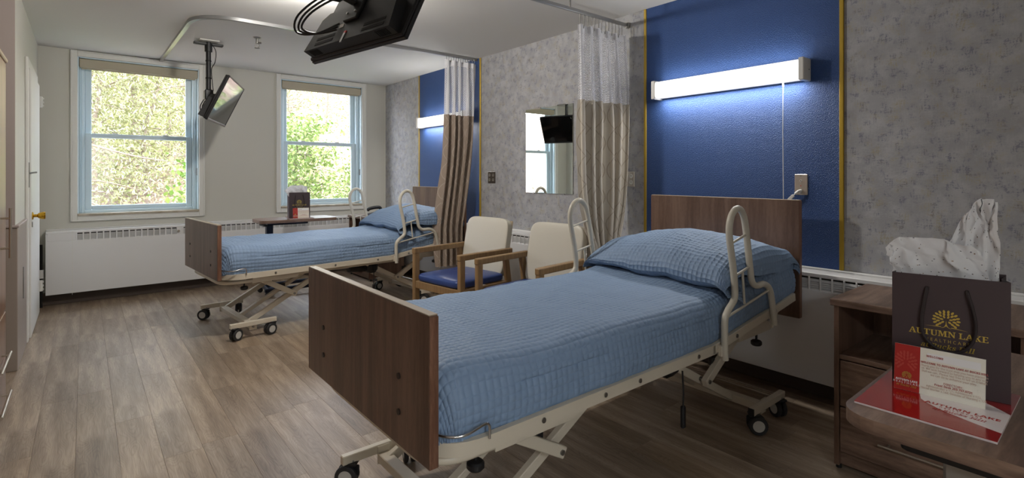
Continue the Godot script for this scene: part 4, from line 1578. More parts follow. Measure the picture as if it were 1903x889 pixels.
func make_bag(label: String, small: bool) -> Node3D:
	# front face in local xy at z=0 facing +z; x -w..w, y 0..h
	var o := thing("gift_bag", label, "gift bag", Vector3.ZERO, 0, "gift bags")
	var w := 0.107
	var h := 0.272
	var d := 0.10
	var st := S()
	var lean := 0.006
	# open-topped paper bag: four thin walls and a bottom
	var t := 0.0012
	bb(st, -w, w, 0, h, -t, 0)
	part(o, "front_panel", st, M["bag_paper"])
	st = S()
	bb(st, -w, w, 0, h + 0.003, -d, -d + t)
	bb(st, -w, w, 0, t, -d, -t)
	part(o, "back_panel", st, M["bag_paper"])
	for s in [-1.0, 1.0]:
		st = S()      # gusset folded inwards
		var xi: float = s * (w - 0.012)
		quad(st, Vector3(s * w, 0, -t), Vector3(s * w, h, -t), Vector3(xi, h, -d / 2), Vector3(s * w, 0.05, -d / 2), Vector3(s, 0, 0.3).normalized())
		quad(st, Vector3(s * w, 0, -d), Vector3(s * w, h, -d), Vector3(xi, h, -d / 2), Vector3(s * w, 0.05, -d / 2), Vector3(s, 0, -0.3).normalized())
		tri(st, Vector3(s * w, 0, -t), Vector3(s * w, 0.05, -d / 2), Vector3(s * w, 0, -d), Vector3(s, 0, 0), Vector3(s, 0, 0), Vector3(s, 0, 0))
		part(o, "gusset", st, M["bag_paper"])
	# print
	var em := part(o, "tree_emblem", emblem(0.046, 0.0004), M["gold_foil"])
	em.position = Vector3(-0.004, 0.150, 0)
	text_part(o, "AUTUMN LAKE", Vector3(-0.002, 0.136, 0.0004), 0.0135, M["gold_foil"], "Droid Serif", true, 1.0)
	text_part(o, "H E A L T H C A R E", Vector3(-0.002, 0.119, 0.0004), 0.0072, M["gold_foil"], "Droid Sans", false, 1.0)
	text_part(o, "at Bucks Hill", Vector3(-0.002, 0.105, 0.0004), 0.011, M["gold_foil"], "Droid Serif", true, 1.0, true)
	# cord handle hanging down over the print
	var hp := []
	for q in [[-0.042, 0.243, 0.000], [-0.043, 0.235, 0.005], [-0.048, 0.205, 0.007], [-0.053, 0.165, 0.007], [-0.050, 0.130, 0.007], [-0.030, 0.105, 0.007], [0.0, 0.096, 0.007], [0.030, 0.105, 0.007], [0.048, 0.132, 0.007], [0.052, 0.165, 0.007], [0.046, 0.205, 0.007], [0.038, 0.235, 0.005], [0.036, 0.243, 0.0]]:
		hp.append(Vector3(q[0] * 0.92, q[1], q[2]))
	st = S()
	tube(st, smooth(hp, 5), 0.0036, 8)
	part(o, "cord_handle", st, M["cord_brown"])
	return o

func make_tissue(label: String, tall: bool) -> Node3D:
	# crumpled sheet standing out of a bag: several folded sails
	var o := thing("tissue_paper", label, "tissue paper", Vector3.ZERO, 0, "tissue papers")
	var nz := noise(91, 14.0, 3)
	var sheets: Array
	if tall:
		sheets = [
			[Vector3(-0.095, -0.07, -0.03), Vector3(0.09, -0.07, -0.03), Vector3(-0.12, 0.058, -0.02), Vector3(-0.09, 0.085, -0.03), Vector3(-0.01, 0.083, -0.035), Vector3(0.06, 0.06, -0.04)],
			[Vector3(-0.02, -0.07, -0.055), Vector3(0.095, -0.07, -0.05), Vector3(0.0, 0.065, -0.06), Vector3(0.035, 0.15, -0.07), Vector3(0.062, 0.185, -0.07), Vector3(0.088, 0.175, -0.06)],
			[Vector3(-0.09, -0.07, -0.075), Vector3(0.09, -0.07, -0.08), Vector3(-0.08, 0.03, -0.08), Vector3(-0.02, 0.05, -0.085), Vector3(0.04, 0.06, -0.08), Vector3(0.085, 0.02, -0.08)]]
	else:
		sheets = [
			[Vector3(-0.09, -0.07, -0.03), Vector3(0.09, -0.07, -0.03), Vector3(-0.145, 0.022, -0.02), Vector3(-0.08, 0.075, -0.03), Vector3(0.03, 0.072, -0.035), Vector3(0.085, 0.06, -0.03)],
			[Vector3(-0.08, -0.07, -0.07), Vector3(0.09, -0.07, -0.07), Vector3(-0.08, 0.05, -0.07), Vector3(-0.02, 0.07, -0.08), Vector3(0.05, 0.075, -0.08), Vector3(0.09, 0.035, -0.07)]]
	var k := 0
	for sh in sheets:
		var nu := 22
		var nv := 26
		var P := PackedVector3Array()
		var UV := PackedVector2Array()
		var topc := smooth([sh[2], sh[3], sh[4], sh[5]], 12)
		for i in nu:
			var t := float(i) / (nu - 1)
			for j in nv:
				var s := float(j) / (nv - 1)
				var a: Vector3 = sh[0].lerp(sh[1], s)
				var b: Vector3 = topc[int(s * (topc.size() - 1))]
				# sheet bulges out above the rim
				var p := a.lerp(b, t)
				var n := nz.get_noise_3d(s * 0.35 + k, t * 0.3, k * 3.0)
				var fold := absf(nz.get_noise_3d(s * 0.2 + k * 2, t * 0.09, 7.0))
				p += Vector3(n * 0.012 * t, n * 0.008 * t, (fold * 0.05 - 0.01) * t)
				P.append(p)
				UV.append(Vector2(s * 0.62 + k * 0.2, t * 0.62 + k * 0.3))
		part_mesh(o, "tissue_sheet", grid_mesh(P, nu, nv, UV), M["tissue"])
		k += 1
	return o

func make_card(label: String) -> Node3D:
	# stands in local xy, facing +z, bottom edge at y=0
	var o := thing("welcome_card", label, "card", Vector3.ZERO, 0, "welcome cards")
	var w := 0.082
	var h := 0.106
	var st := S()
	bb(st, -w, w, 0, h, -0.0005, 0)
	part(o, "card_sheet", st, M["card_cream"])
	st = S()
	bb(st, -w + 0.0002, -w + 0.049, 0.0002, h - 0.0002, -0.0002, 0.0003)
	part(o, "red_band", st, M["print_red"])
	var em := part(o, "faint_emblem", emblem(0.05, 0.0002, true), M["pale_red"])
	em.position = Vector3(-w + 0.022, 0.045, 0.0003)
	em.scale = Vector3(0.8, 1, 1)
	em = part(o, "tree_emblem", emblem(0.017, 0.0002), M["gold_foil"])
	em.position = Vector3(-w + 0.0245, 0.0285, 0.0004)
	text_part(o, "AUTUMN LAKE", Vector3(-w + 0.0245, 0.0235, 0.0006), 0.0042, M["card_white"], "Droid Sans", true, 0.95)
	text_part(o, "H E A L T H C A R E", Vector3(-w + 0.0245, 0.0175, 0.0006), 0.0018, M["card_white"], "Droid Sans", false, 1.0)
	text_part(o, "at Bucks Hill", Vector3(-w + 0.0245, 0.0115, 0.0006), 0.0042, M["gold_foil"], "Droid Serif", false, 1.0, true)
	st = S()
	bb(st, -w + 0.062, w - 0.008, 0.080, 0.096, 0, 0.0003)
	part(o, "name_strip", st, M["card_white"])
	var cx := 0.0275
	text_part(o, "WELCOME", Vector3(-0.006, 0.089, 0.0006), 0.0027, M["ink_red"], "Droid Sans", true)
	text_part(o, "WELCOME TO AUTUMN LAKE AT BUCKS HILL", Vector3(cx, 0.0735, 0.0004), 0.0022, M["ink_red"], "Droid Sans", true, 0.88)
	var y := 0.0665
	for s in ["Thank you for the trust that you have placed in", "us. We look forward to helping you in any way", "that we can. Please feel free to tell us if/when", "we can do to enhance your stay."]:
		text_part(o, s, Vector3(cx, y, 0.0004), 0.0022, M["ink_brown"], "Droid Sans", false, 0.88)
		y -= 0.0062
	y = 0.034
	text_part(o, "DIRECTORY:", Vector3(cx, y, 0.0004), 0.0026, M["ink_red"], "Droid Sans", false)
	text_part(o, "Front Desk 203.757.0731", Vector3(cx, y - 0.006, 0.0004), 0.0023, M["ink_red"], "Droid Sans", true, 0.9)
	text_part(o, "Administrator x 121, Admissions x 123,", Vector3(cx, y - 0.012, 0.0004), 0.0022, M["ink_brown"], "Droid Sans", false, 0.86)
	text_part(o, "Social Worker x 144, Director of Nursing x 125", Vector3(cx, y - 0.018, 0.0004), 0.0022, M["ink_brown"], "Droid Sans", false, 0.86)
	return o

func make_folder(label: String) -> Node3D:
	# lies flat; local x 0..0.235 (text direction), local z 0..0.315 away; y up
	var o := thing("folder", label, "folder", Vector3.ZERO, 0, "glossy folders")
	var w := 0.24
	var l := 0.325
	var st := S()
	bb(st, 0, w, 0.0, 0.0045, -l, 0, 0.0006)
	part(o, "page_block", st, M["gloss_white"])
	var xf := Transform3D(Basis(Vector3(1, 0, 0), Vector3(0, 0, -1), Vector3(0, 1, 0)), Vector3(0, 0.0046, 0))
	st = S()
	prism(st, PackedVector2Array([Vector2(0, 0), Vector2(w, 0), Vector2(w, l), Vector2(0, l)]), 0.001, xf)
	part(o, "cover", st, M["gloss_red"])
	# pale swoosh across the cover
	var up := []
	var lo := []
	for k in 17:
		var t := k / 16.0
		var x := lerpf(0.085, w, t)
		lo.append(Vector2(x, 0.165 - 0.115 * pow(t, 0.42)))
		up.append(Vector2(x, 0.17 + 0.05 * sin(t * PI) + 0.0 * t))
	up.reverse()
	var poly := PackedVector2Array(lo + up)
	st = S()
	prism(st, poly, 0.0003, Transform3D(xf.basis, Vector3(0, 0.0056, 0)))
	part(o, "pale_swoosh", st, M["gloss_white"])
	for e in [["AUTUMN LAKE", 0.118, 0.0125, "Droid Sans", true, false], ["H E A L T H C A R E", 0.104, 0.006, "Droid Sans", false, false], ["at Bucks Hill", 0.090, 0.010, "Droid Serif", false, true]]:
		var t := MeshInstance3D.new()
		t.name = "lettering"
		t.mesh = text_mesh(e[0], e[2], e[3], e[4], 0.0003, e[5])
		t.material_override = M["print_red"]
		o.add_child(t, true)
		t.transform = Transform3D(Basis(Vector3(1.05, 0, 0), Vector3(0.28 if e[5] else 0.0, 0, -1), Vector3(0, 1, 0)), Vector3(0.168, 0.0061, -e[1]))
	return o

func build_tables() -> void:
	var a := make_table("wood-topped over-bed table holding the nearer gift bag and red folder")
	a.position = Vector3(1.285, 0, -0.432)
	var b: Node3D = a.duplicate()
	b.name = numbered("overbed_table")
	add_child(b)
	b.set_meta("label", "wood-topped over-bed table with dark post in front of the window radiator")
	b.get_node("column").material_override = M["navy_metal"]
	b.position = Vector3(1.38, 0, -6.08)
	b.scale = Vector3(1, 1.06, 1)
	# near set: all face -x, so local +z of bag and card points to -x
	var f := make_folder("glossy red and white folder lying flat under the nearer gift bag")
	f.position = Vector3(1.352, 0.75, -0.418)
	f.rotation.y = -PI / 2 + 0.01
	var g := make_bag("dark brown paper gift bag with gold tree emblem on the nearer table", false)
	g.transform = Transform3D(Basis(Vector3.UP, -PI / 2 + 0.2), Vector3(1.572, 0.7561, -0.292))
	var t := make_tissue("white speckled tissue paper rising in a tall peak from the nearer bag", true)
	t.transform = Transform3D(g.transform.basis, g.transform * Vector3(0, 0.272, 0))
	var c := make_card("red and cream welcome card leaning on the nearer gift bag")
	c.transform = Transform3D(Basis(Vector3.UP, -PI / 2 + 0.07) * Basis(Vector3.RIGHT, -0.16), Vector3(1.513, 0.7561, -0.301))
	# far set: faces +z
	var f2: Node3D = f.duplicate()
	f2.name = numbered("folder")
	add_child(f2)
	f2.set_meta("label", "glossy red folder lying flat under the farther gift bag")
	f2.transform = Transform3D(Basis(Vector3.UP, -0.12), Vector3(1.68, 0.796, -5.72))
	var g2: Node3D = g.duplicate()
	g2.name = numbered("gift_bag")
	add_child(g2)
	g2.set_meta("label", "dark brown paper gift bag on the table in front of the window")
	g2.transform = Transform3D(Basis(Vector3.UP, -0.12), Vector3(1.80, 0.8021, -5.80))
	var t2 := make_tissue("white tissue paper fanned out low from the farther bag", false)
	t2.transform = Transform3D(g2.transform.basis, g2.transform * Vector3(0, 0.272, 0))
	var c2: Node3D = c.duplicate()
	c2.name = numbered("welcome_card")
	add_child(c2)
	c2.set_meta("label", "small red and cream card standing before the farther gift bag")
	c2.transform = Transform3D(Basis(Vector3.UP, -0.12) * Basis(Vector3.RIGHT, -0.14), Vector3(1.805, 0.8021, -5.765))
# ---------------------------------------------------------------- televisions on ceiling poles
func tv_basis(yaw: float, tilt: float) -> Basis:
	var n0 := Vector3(cos(yaw), 0, -sin(yaw))
	var a := Vector3(-sin(yaw), 0, -cos(yaw))
	var n := n0 * cos(tilt) - Vector3.UP * sin(tilt)
	var u := Vector3.UP * cos(tilt) + n0 * sin(tilt)
	return Basis(a, u, n)

func make_tv(label: String) -> Node3D:
	# screen in local xy facing +z, 0.76 x 0.4275, back towards -z
	var o := thing("television", label, "television", Vector3.ZERO, 0, "hanging televisions")
	var w := 0.38
	var h := 0.214
	var st := S()
	for e in [[-w, -w + 0.014, -h, h], [w - 0.014, w, -h, h], [-w, w, h - 0.014, h], [-w, w, -h, -h + 0.02]]:
		bb(st, e[0], e[1], e[2], e[3], -0.02, 0.0, 0.003)
	part(o, "bezel", st, M["black_plastic"])
	st = S()
	bb(st, -w + 0.012, w - 0.012, -h + 0.018, h - 0.012, -0.012, -0.003)
	part(o, "screen", st, M["screen_glass"])
	st = S()
	bb(st, -w + 0.003, w - 0.003, -h + 0.003, h - 0.003, -0.036, -0.018, 0.006)
	part(o, "back_shell", st, M["tv_plastic"])
	# thicker lower housing with sloped ends
	st = S()
	prism(st, PackedVector2Array([Vector2(-0.35, -h + 0.012), Vector2(0.35, -h + 0.012), Vector2(0.31, -0.02), Vector2(0.26, 0.01), Vector2(-0.26, 0.01), Vector2(-0.31, -0.02)]), -0.055, Transform3D(Basis(), Vector3(0, 0, -0.034)))
	var ho := part(o, "lower_housing", st, M["tv_plastic"])
	for e in [[-0.30, -0.14], [0.10, 0.26]]:
		for k in 2:
			st = S()
			bb(st, e[0], e[1], -h + 0.028 + k * 0.028, -h + 0.044 + k * 0.028, -0.0905, -0.0885)
			part(ho, "vent", st, M["vent_black"])
	for s in [-1, 1]:      # speaker grilles on the underside
		st = S()
		for k in 7: bb(st, s * (0.24 + k * 0.012) - 0.003, s * (0.24 + k * 0.012) + 0.003, -h + 0.010, -h + 0.0125, -0.08, -0.045)
		part(ho, "speaker_grille", st, M["vent_black"])
	st = S()
	bb(st, -0.06, 0.05, -0.10, 0.09, -0.105, -0.088, 0.004)
	part(o, "mount_plate", st, M["tv_plastic"])
	for e in [[-0.035, -0.06], [0.03, -0.06], [-0.035, 0.05], [0.03, 0.05]]:
		part(o, "plate_screw", tb([Vector3(e[0], e[1], -0.105), Vector3(e[0], e[1], -0.111)], 0.006, 8), M["steel"])
	st = S()
	bb(st, 0.05, 0.085, -0.12, -0.10, -0.0915, -0.0885)
	part(o, "port_label", st, M["hub_grey"])
	st = S()
	bb(st, -0.005, 0.012, -h - 0.001, -h + 0.05, -0.0925, -0.0885)
	part(o, "silver_clip", st, M["steel"])
	part(o, "clip_end", bx(Vector3(0.0035, -h + 0.055, -0.0905), Vector3(0.017, 0.012, 0.004)), M["red_lamp"])
	# cable loops at the back
	for k in 3:
		var e := k * 0.018
		st = S()
		tube(st, smooth([Vector3(0.02, 0.04, -0.10), Vector3(0.07 + e, 0.0, -0.16 - e), Vector3(0.17 + e, -0.09 - e, -0.20 - e), Vector3(0.23 + e, -0.16 - e * 0.5, -0.19), Vector3(0.17, -0.17, -0.14), Vector3(0.09, -0.13 + e, -0.095)], 6), 0.005, 7)
		part(o, "cable", st, M["black_plastic"])
	return o

func make_mount(label: String, top: Vector3, bottom: Vector3, to: Vector3) -> void:
	var o := thing("tv_mount", label, "tv mount", top, 0, "ceiling tv mounts")
	part(o, "ceiling_plate", bx(Vector3(0, -0.006, 0), Vector3(0.16, 0.012, 0.16), 0.003), M["lamp_metal"])
	part(o, "cross_bar", bx(Vector3(0, -0.03, 0), Vector3(0.24, 0.022, 0.05), 0.004), M["black_plastic"])
	var b := bottom - top
	part(o, "pole", tb([Vector3(0, -0.01, 0), Vector3(0, b.y, 0)], 0.021, 14), M["black_plastic"])
	part(o, "pole_collar", tb([Vector3(0, -0.02, 0), Vector3(0, -0.10, 0)], 0.032, 14), M["black_plastic"])
	part(o, "joint_box", bx(Vector3(0, b.y + 0.01, 0), Vector3(0.07, 0.10, 0.08), 0.01), M["black_plastic"])
	var st := S()
	bar(st, Vector3(0, b.y, 0), to - top, 0.05, 0.035, 0.006)
	part(o, "tilt_arm", st, M["black_plastic"])
	part(o, "loose_cable", tb(Array(smooth([Vector3(0.02, -0.03, 0.03), Vector3(0.05, -0.10, 0.06), Vector3(0.045, -0.2, 0.05), Vector3(0.025, -0.26, 0.0), Vector3(0.03, -0.40, 0.02), Vector3(0.035, b.y + 0.05, 0.03)], 5)), 0.004, 6), M["black_plastic"])
	for y in [-0.18, -0.34]: part(o, "cable_tie", tb([Vector3(0, y, 0), Vector3(0, y - 0.012, 0)], 0.0245, 12), M["vent_black"])

func build_tvs() -> void:
	var a := make_tv("flat black television hanging from the ceiling, its back turned, over the nearer bed")
	a.transform = Transform3D(tv_basis(0.169, 0.45), Vector3(1.066, 2.022, -2.33))
	var b: Node3D = a.duplicate()
	b.name = numbered("television")
	add_child(b)
	b.set_meta("label", "flat black television on a thin black pole in front of the left window edge")
	b.transform = Transform3D(tv_basis(-0.362, 0.431), Vector3(1.03, 1.932, -5.42))
	var ba: Vector3 = a.transform * Vector3(0, 0.0, -0.108)
	make_mount("black ceiling mount behind the nearer television", Vector3(ba.x - 0.09, H, ba.z), Vector3(ba.x - 0.09, ba.y + 0.03, ba.z), ba)
	var bp: Vector3 = b.transform * Vector3(0, 0.0, -0.108)
	make_mount("black ceiling pole mount carrying the farther television", Vector3(bp.x - 0.045, H, bp.z - 0.07), Vector3(bp.x - 0.045, bp.y + 0.02, bp.z - 0.07), bp)

# ---------------------------------------------------------------- cubicle curtains and their tracks
func curtain_sheet(x0: float, x1: float, x0b: float, x1b: float, y0: float, y1: float, folds: float, amp: float, seed_: int, su: float, sv: float, bend: float) -> ArrayMesh:
	var nu := 200
	var nv := 26
	var nz := noise(seed_, 1.3, 2)
	var P := PackedVector3Array()
	var UV := PackedVector2Array()
	var acc := 0.0
	var last := Vector3.ZERO
	for i in nu:
		var s := float(i) / (nu - 1)
		for j in nv:
			var t := float(j) / (nv - 1)        # 0 top .. 1 bottom
			var full := 0.0
			var yy := lerpf(y1, y0, t)
			var hang := clampf((2.34 - yy) / 2.0, 0, 1)
			full = minf(1.0, pow(hang / 0.8, bend))
			var ph := TAU * folds * s + nz.get_noise_2d(s * 3.0, 0.0) * 2.2 + nz.get_noise_2d(s * 2.0, hang * 1.2 + 5.0) * 0.9 * hang
			var A := amp * (0.5 + 0.5 * minf(1.0, hang * 3.0)) * (0.85 + 0.5 * nz.get_noise_2d(s * 4.0, 9.0))
			var x := lerpf(lerpf(x0, x1, s), lerpf(x0b, x1b, s), full) + 0.02 * sin(2.0 * ph)
			var z := A * sin(ph) + 0.02 * nz.get_noise_2d(s * 1.5, hang + 3.0)
			P.append(Vector3(x, yy, z))
			UV.append(Vector2(0, yy / sv))
	# u follows the length of cloth along the top row
	for i in nu:
		var p := P[i * nv]
		if i > 0: acc += p.distance_to(last)
		last = p
		for j in nv: UV[i * nv + j].x = acc / su
	return grid_mesh(P, nu, nv, UV)

func build_curtains() -> void:
	# near: track hung just below the ceiling; far: track on the ceiling, curving to the window wall
	var zt := -2.545
	var tr := thing("curtain_track", "straight chrome curtain track hung below the ceiling by the mirror", "curtain track", Vector3(0, 0, zt))
	var st := S()
	bb(st, 0.75, XR - 0.012, 2.412, 2.438, -0.011, 0.011, 0.003)
	part(tr, "track_rail", st, M["track_aluminium"])
	part(tr, "wall_socket", tb([Vector3(XR - 0.03, 2.425, 0), Vector3(XR, 2.425, 0)], 0.024, 14), M["steel"])
	for x in [1.1, 2.62]:
		st = S()
		cyl(st, Vector3(x, 2.43, 0), Vector3(x, H - 0.004, 0), 0.006, 8)
		bb(st, x - 0.07, x + 0.012, H - 0.006, H, -0.012, 0.012)
		part(tr, "track_hanger", st, M["steel"])
	var t2 := thing("curtain_track", "curved chrome curtain track on the ceiling round the farther bed", "curtain track", Vector3(0, 0, 0))
	st = S()
	var path := rounded([Vector3(0.64, H - 0.014, ZB + 0.02), Vector3(0.655, H - 0.014, -4.56), Vector3(XR - 0.005, H - 0.014, -4.545)], 0.34, 14)
	sweep_rect(st, path, 0.03, 0.026)
	part(t2, "track_rail", st, M["track_aluminium"])
	st = S()
	bb(st, 1.86, 1.90, H - 0.06, H - 0.02, -4.57, -4.54, 0.004)
	part(t2, "track_stop", st, M["white_plastic"])
	for k in 2:
		var z := zt if k == 0 else -4.515
		var o := thing("cubicle_curtain", ["beige ogee-patterned curtain with white net top hanging beside the mirror", "taupe patterned curtain with white net top hanging beside the farther bed"][k], "curtain", Vector3(0, 0, z), 0, "cubicle curtains")
		var x0 := 2.70 if k == 0 else 2.83
		var x1 := 3.215 if k == 0 else 3.225
		var top := 2.335 if k == 0 else 2.44
		var mid := 1.80 if k == 0 else 1.88
		var xb0 := 2.84 if k == 0 else 2.72
		var xb1 := 3.085 if k == 0 else 3.07
		var bend := 6.0 if k == 0 else 2.2
		var fo := 5.5 if k == 0 else 5.0
		part_mesh(o, "net_top", curtain_sheet(x0, x1, xb0, xb1, mid, top - 0.05, fo, 0.062, 201 + k, 0.018, 0.018, bend), M["curtain_net"])
		part_mesh(o, "net_heading", curtain_sheet(x0, x1, xb0, xb1, top - 0.05, top, fo, 0.062, 201 + k, 0.1, 0.1, bend), M["net_band"])
		part_mesh(o, "curtain_cloth", curtain_sheet(x0, x1, xb0, xb1, 0.34, mid, fo, 0.062, 201 + k, 0.24, 0.40, bend), M["curtain"] if k == 0 else M["curtain_taupe"])
		for j in 13:
			var x := lerpf(x0 + 0.02, x1 - 0.03, j / 12.0)
			var y1 := 2.412 if k == 0 else H - 0.027
			part(o, "hook", tb([Vector3(x, y1, 0), Vector3(x + 0.003, (y1 + top) / 2, 0.004 * (j % 2)), Vector3(x, top - 0.02, 0.0)], 0.0032, 6), M["steel"])

# ---------------------------------------------------------------- mirror, outlets, sprinkler, cord
func outlet(label: String, y: float, z: float, w: float, h: float, m: Material, sockets: bool) -> Node3D:
	var o := thing("wall_outlet", label, "outlet", Vector3(XR, y, z))
	part(o, "cover_plate", bx(Vector3(-0.004, 0, 0), Vector3(0.008, h, w), 0.003), m)
	if sockets:
		for a in [-1, 1]:
			for b in [-1, 1]:
				var st := S()
				lathe(st, [Vector2(0, 0), Vector2(0.016, 0), Vector2(0.016, 0.004), Vector2(0, 0.004)], 14, Transform3D(Basis(Vector3(0, 1, 0), Vector3(-1, 0, 0), Vector3(0, 0, 1)), Vector3(-0.006, b * 0.024, a * w * 0.24)))
				var s := part(o, "socket", st, M["grey_metal"] if m == M["outlet_brown"] else M["white_trim"])
				st = S()
				for q in [-1, 1]: box(st, Vector3(-0.0108, b * 0.024 + 0.003, a * w * 0.24 + q * 0.006), Vector3(0.001, 0.009, 0.0025))
				part(s, "slots", st, M["vent_black"])
	return o

func build_small() -> void:
	# mirror, leaning very slightly, held by clips
	var mi := thing("wall_mirror", "frameless rectangular mirror on the papered wall beside the curtain", "mirror", Vector3(XR, 1.49, -3.436))
	var st: SurfaceTool
	part(mi, "mirror_glass", bx(Vector3(-0.007, 0, 0), Vector3(0.006, 0.79, 0.62), 0.002), M["mirror_silver"])
	part(mi, "backing", bx(Vector3(-0.002, 0, 0), Vector3(0.004, 0.786, 0.616)), M["dark_gap"])
	for e in [[0.395, -0.15], [0.395, 0.17], [-0.395, -0.2], [-0.395, 0.2]]:
		part(mi, "clip", bx(Vector3(-0.007, e[0], e[1]), Vector3(0.014, 0.012, 0.10 if e[0] > 0 else 0.02), 0.002), M["chrome"])
	outlet("dark bronze four-socket outlet left of the mirror", 1.238, -4.29, 0.122, 0.12, M["outlet_brown"], true)
	outlet("ivory four-socket outlet half hidden behind the beige curtain", 1.232, -2.535, 0.11, 0.115, M["plate_steel"], true)
	var n := outlet("brushed steel call-cord plate on the blue panel above the headboard", 1.21, -1.277, 0.072, 0.122, M["plate_steel"], false)
	n.position.x = XR - 0.008
	part(n, "jack", tb([Vector3(-0.006, 0.022, 0), Vector3(-0.012, 0.022, 0)], 0.0055, 12), M["white_plastic"])
	part(n, "jack_hole", tb([Vector3(-0.0115, 0.022, 0), Vector3(-0.0125, 0.022, 0)], 0.003, 10), M["vent_black"])
	part(n, "call_light", tb([Vector3(-0.007, -0.008, 0), Vector3(-0.010, -0.008, 0)], 0.003, 8), M["red_lamp"])
	for y in [0.05, -0.05]: part(n, "plate_screw", tb([Vector3(-0.007, y, 0), Vector3(-0.0095, y, 0)], 0.0035, 8), M["steel"])
	var cc := thing("call_cord", "white call cord plugged into the steel plate, running behind the headboard", "cord", Vector3(XR - 0.008, 1.175, -1.277))
	part(cc, "plug", tb([Vector3(-0.009, 0, 0), Vector3(-0.035, -0.004, -0.004), Vector3(-0.042, -0.02, -0.018)], 0.0085, 10), M["white_plastic"])
	st = S()
	bar(st, Vector3(-0.044, -0.028, -0.026), Vector3(-0.046, -0.058, -0.054), 0.018, 0.008, 0.002, Vector3.LEFT)
	part(cc, "strain_tag", st, M["white_plastic"])
	part(cc, "cord_wire", tb(Array(smooth([Vector3(-0.042, -0.02, -0.018), Vector3(-0.045, -0.05, -0.05), Vector3(-0.05, -0.1, -0.075), Vector3(-0.05, -0.3, -0.09), Vector3(-0.055, -0.42, -0.09)], 5)), 0.003, 6), M["white_plastic"])
	# fire sprinkler
	var sp := thing("sprinkler", "small metal fire sprinkler on the ceiling between the television poles", "sprinkler", Vector3(1.21, H, -5.10))
	part(sp, "escutcheon", lt([Vector2(0, -0.01), Vector2(0.025, -0.008), Vector2(0.035, 0.0), Vector2(0, 0)], 16), M["steel"])
	part(sp, "pipe_stub", tb([Vector3(0, 0, 0), Vector3(0, -0.055, 0)], 0.011, 10), M["steel"])
	st = S()
	for s in [-1, 1]: tube(st, smooth([Vector3(0, -0.05, 0), Vector3(s * 0.018, -0.065, 0), Vector3(s * 0.014, -0.085, 0), Vector3(0, -0.095, 0)], 4), 0.003, 6)
	part(sp, "frame_arms", st, M["steel"])
	part(sp, "deflector", tb([Vector3(0, -0.095, 0), Vector3(0, -0.099, 0)], 0.022, 14), M["steel"])
	part(sp, "side_valve", tb([Vector3(0, -0.05, 0), Vector3(0.03, -0.05, 0.02)], 0.008, 8), M["steel"])

# ---------------------------------------------------------------- outdoors: a wooded slope seen through the windows
func ground_y(x: float, z: float) -> float:
	var d := -z - 13.0
	return -0.9 + (0.30 * d if d > 0 else 0.0) + 0.10 * sin(x * 0.5 + z * 0.3)

func leaf_mesh(w: float, l: float) -> Mesh:
	var st := S()
	var a := Vector3(0, 0, 0)
	var b := Vector3(w, 0.06 * l, l * 0.5)
	var c := Vector3(0, -0.05 * l, l)
	var d := Vector3(-w, 0.06 * l, l * 0.5)
	tri(st, a, b, c, Vector3.UP, Vector3.UP, Vector3.UP)
	tri(st, a, c, d, Vector3.UP, Vector3.UP, Vector3.UP)
	return st.commit()

func foliage(parent: Node, spots: Array, leaf: Mesh, size: Vector2, ca: Color, cb: Color, droop: float) -> void:
	var mm := MultiMesh.new()
	mm.transform_format = MultiMesh.TRANSFORM_3D
	mm.use_colors = true
	mm.mesh = leaf
	mm.instance_count = spots.size()
	for i in spots.size():
		var s := rng.randf_range(size.x, size.y)
		var d := Vector3(rng.randfn(), rng.randfn() - droop, rng.randfn()).normalized()
		var up := Vector3(rng.randfn() * 0.5, 1, rng.randfn() * 0.5).normalized()
		var sd := up.cross(d)
		if sd.length() < 0.05: sd = Vector3.RIGHT
		sd = sd.normalized()
		mm.set_instance_transform(i, Transform3D(Basis(sd * s, d.cross(sd) * s, d * s), spots[i]))
		mm.set_instance_color(i, ca.lerp(cb, rng.randf()) * rng.randf_range(0.75, 1.2))
	var o := MultiMeshInstance3D.new()
	o.name = "foliage"
	o.multimesh = mm
	o.material_override = M["leaf"]
	o.set_meta("kind", "stuff")
	parent.add_child(o, true)

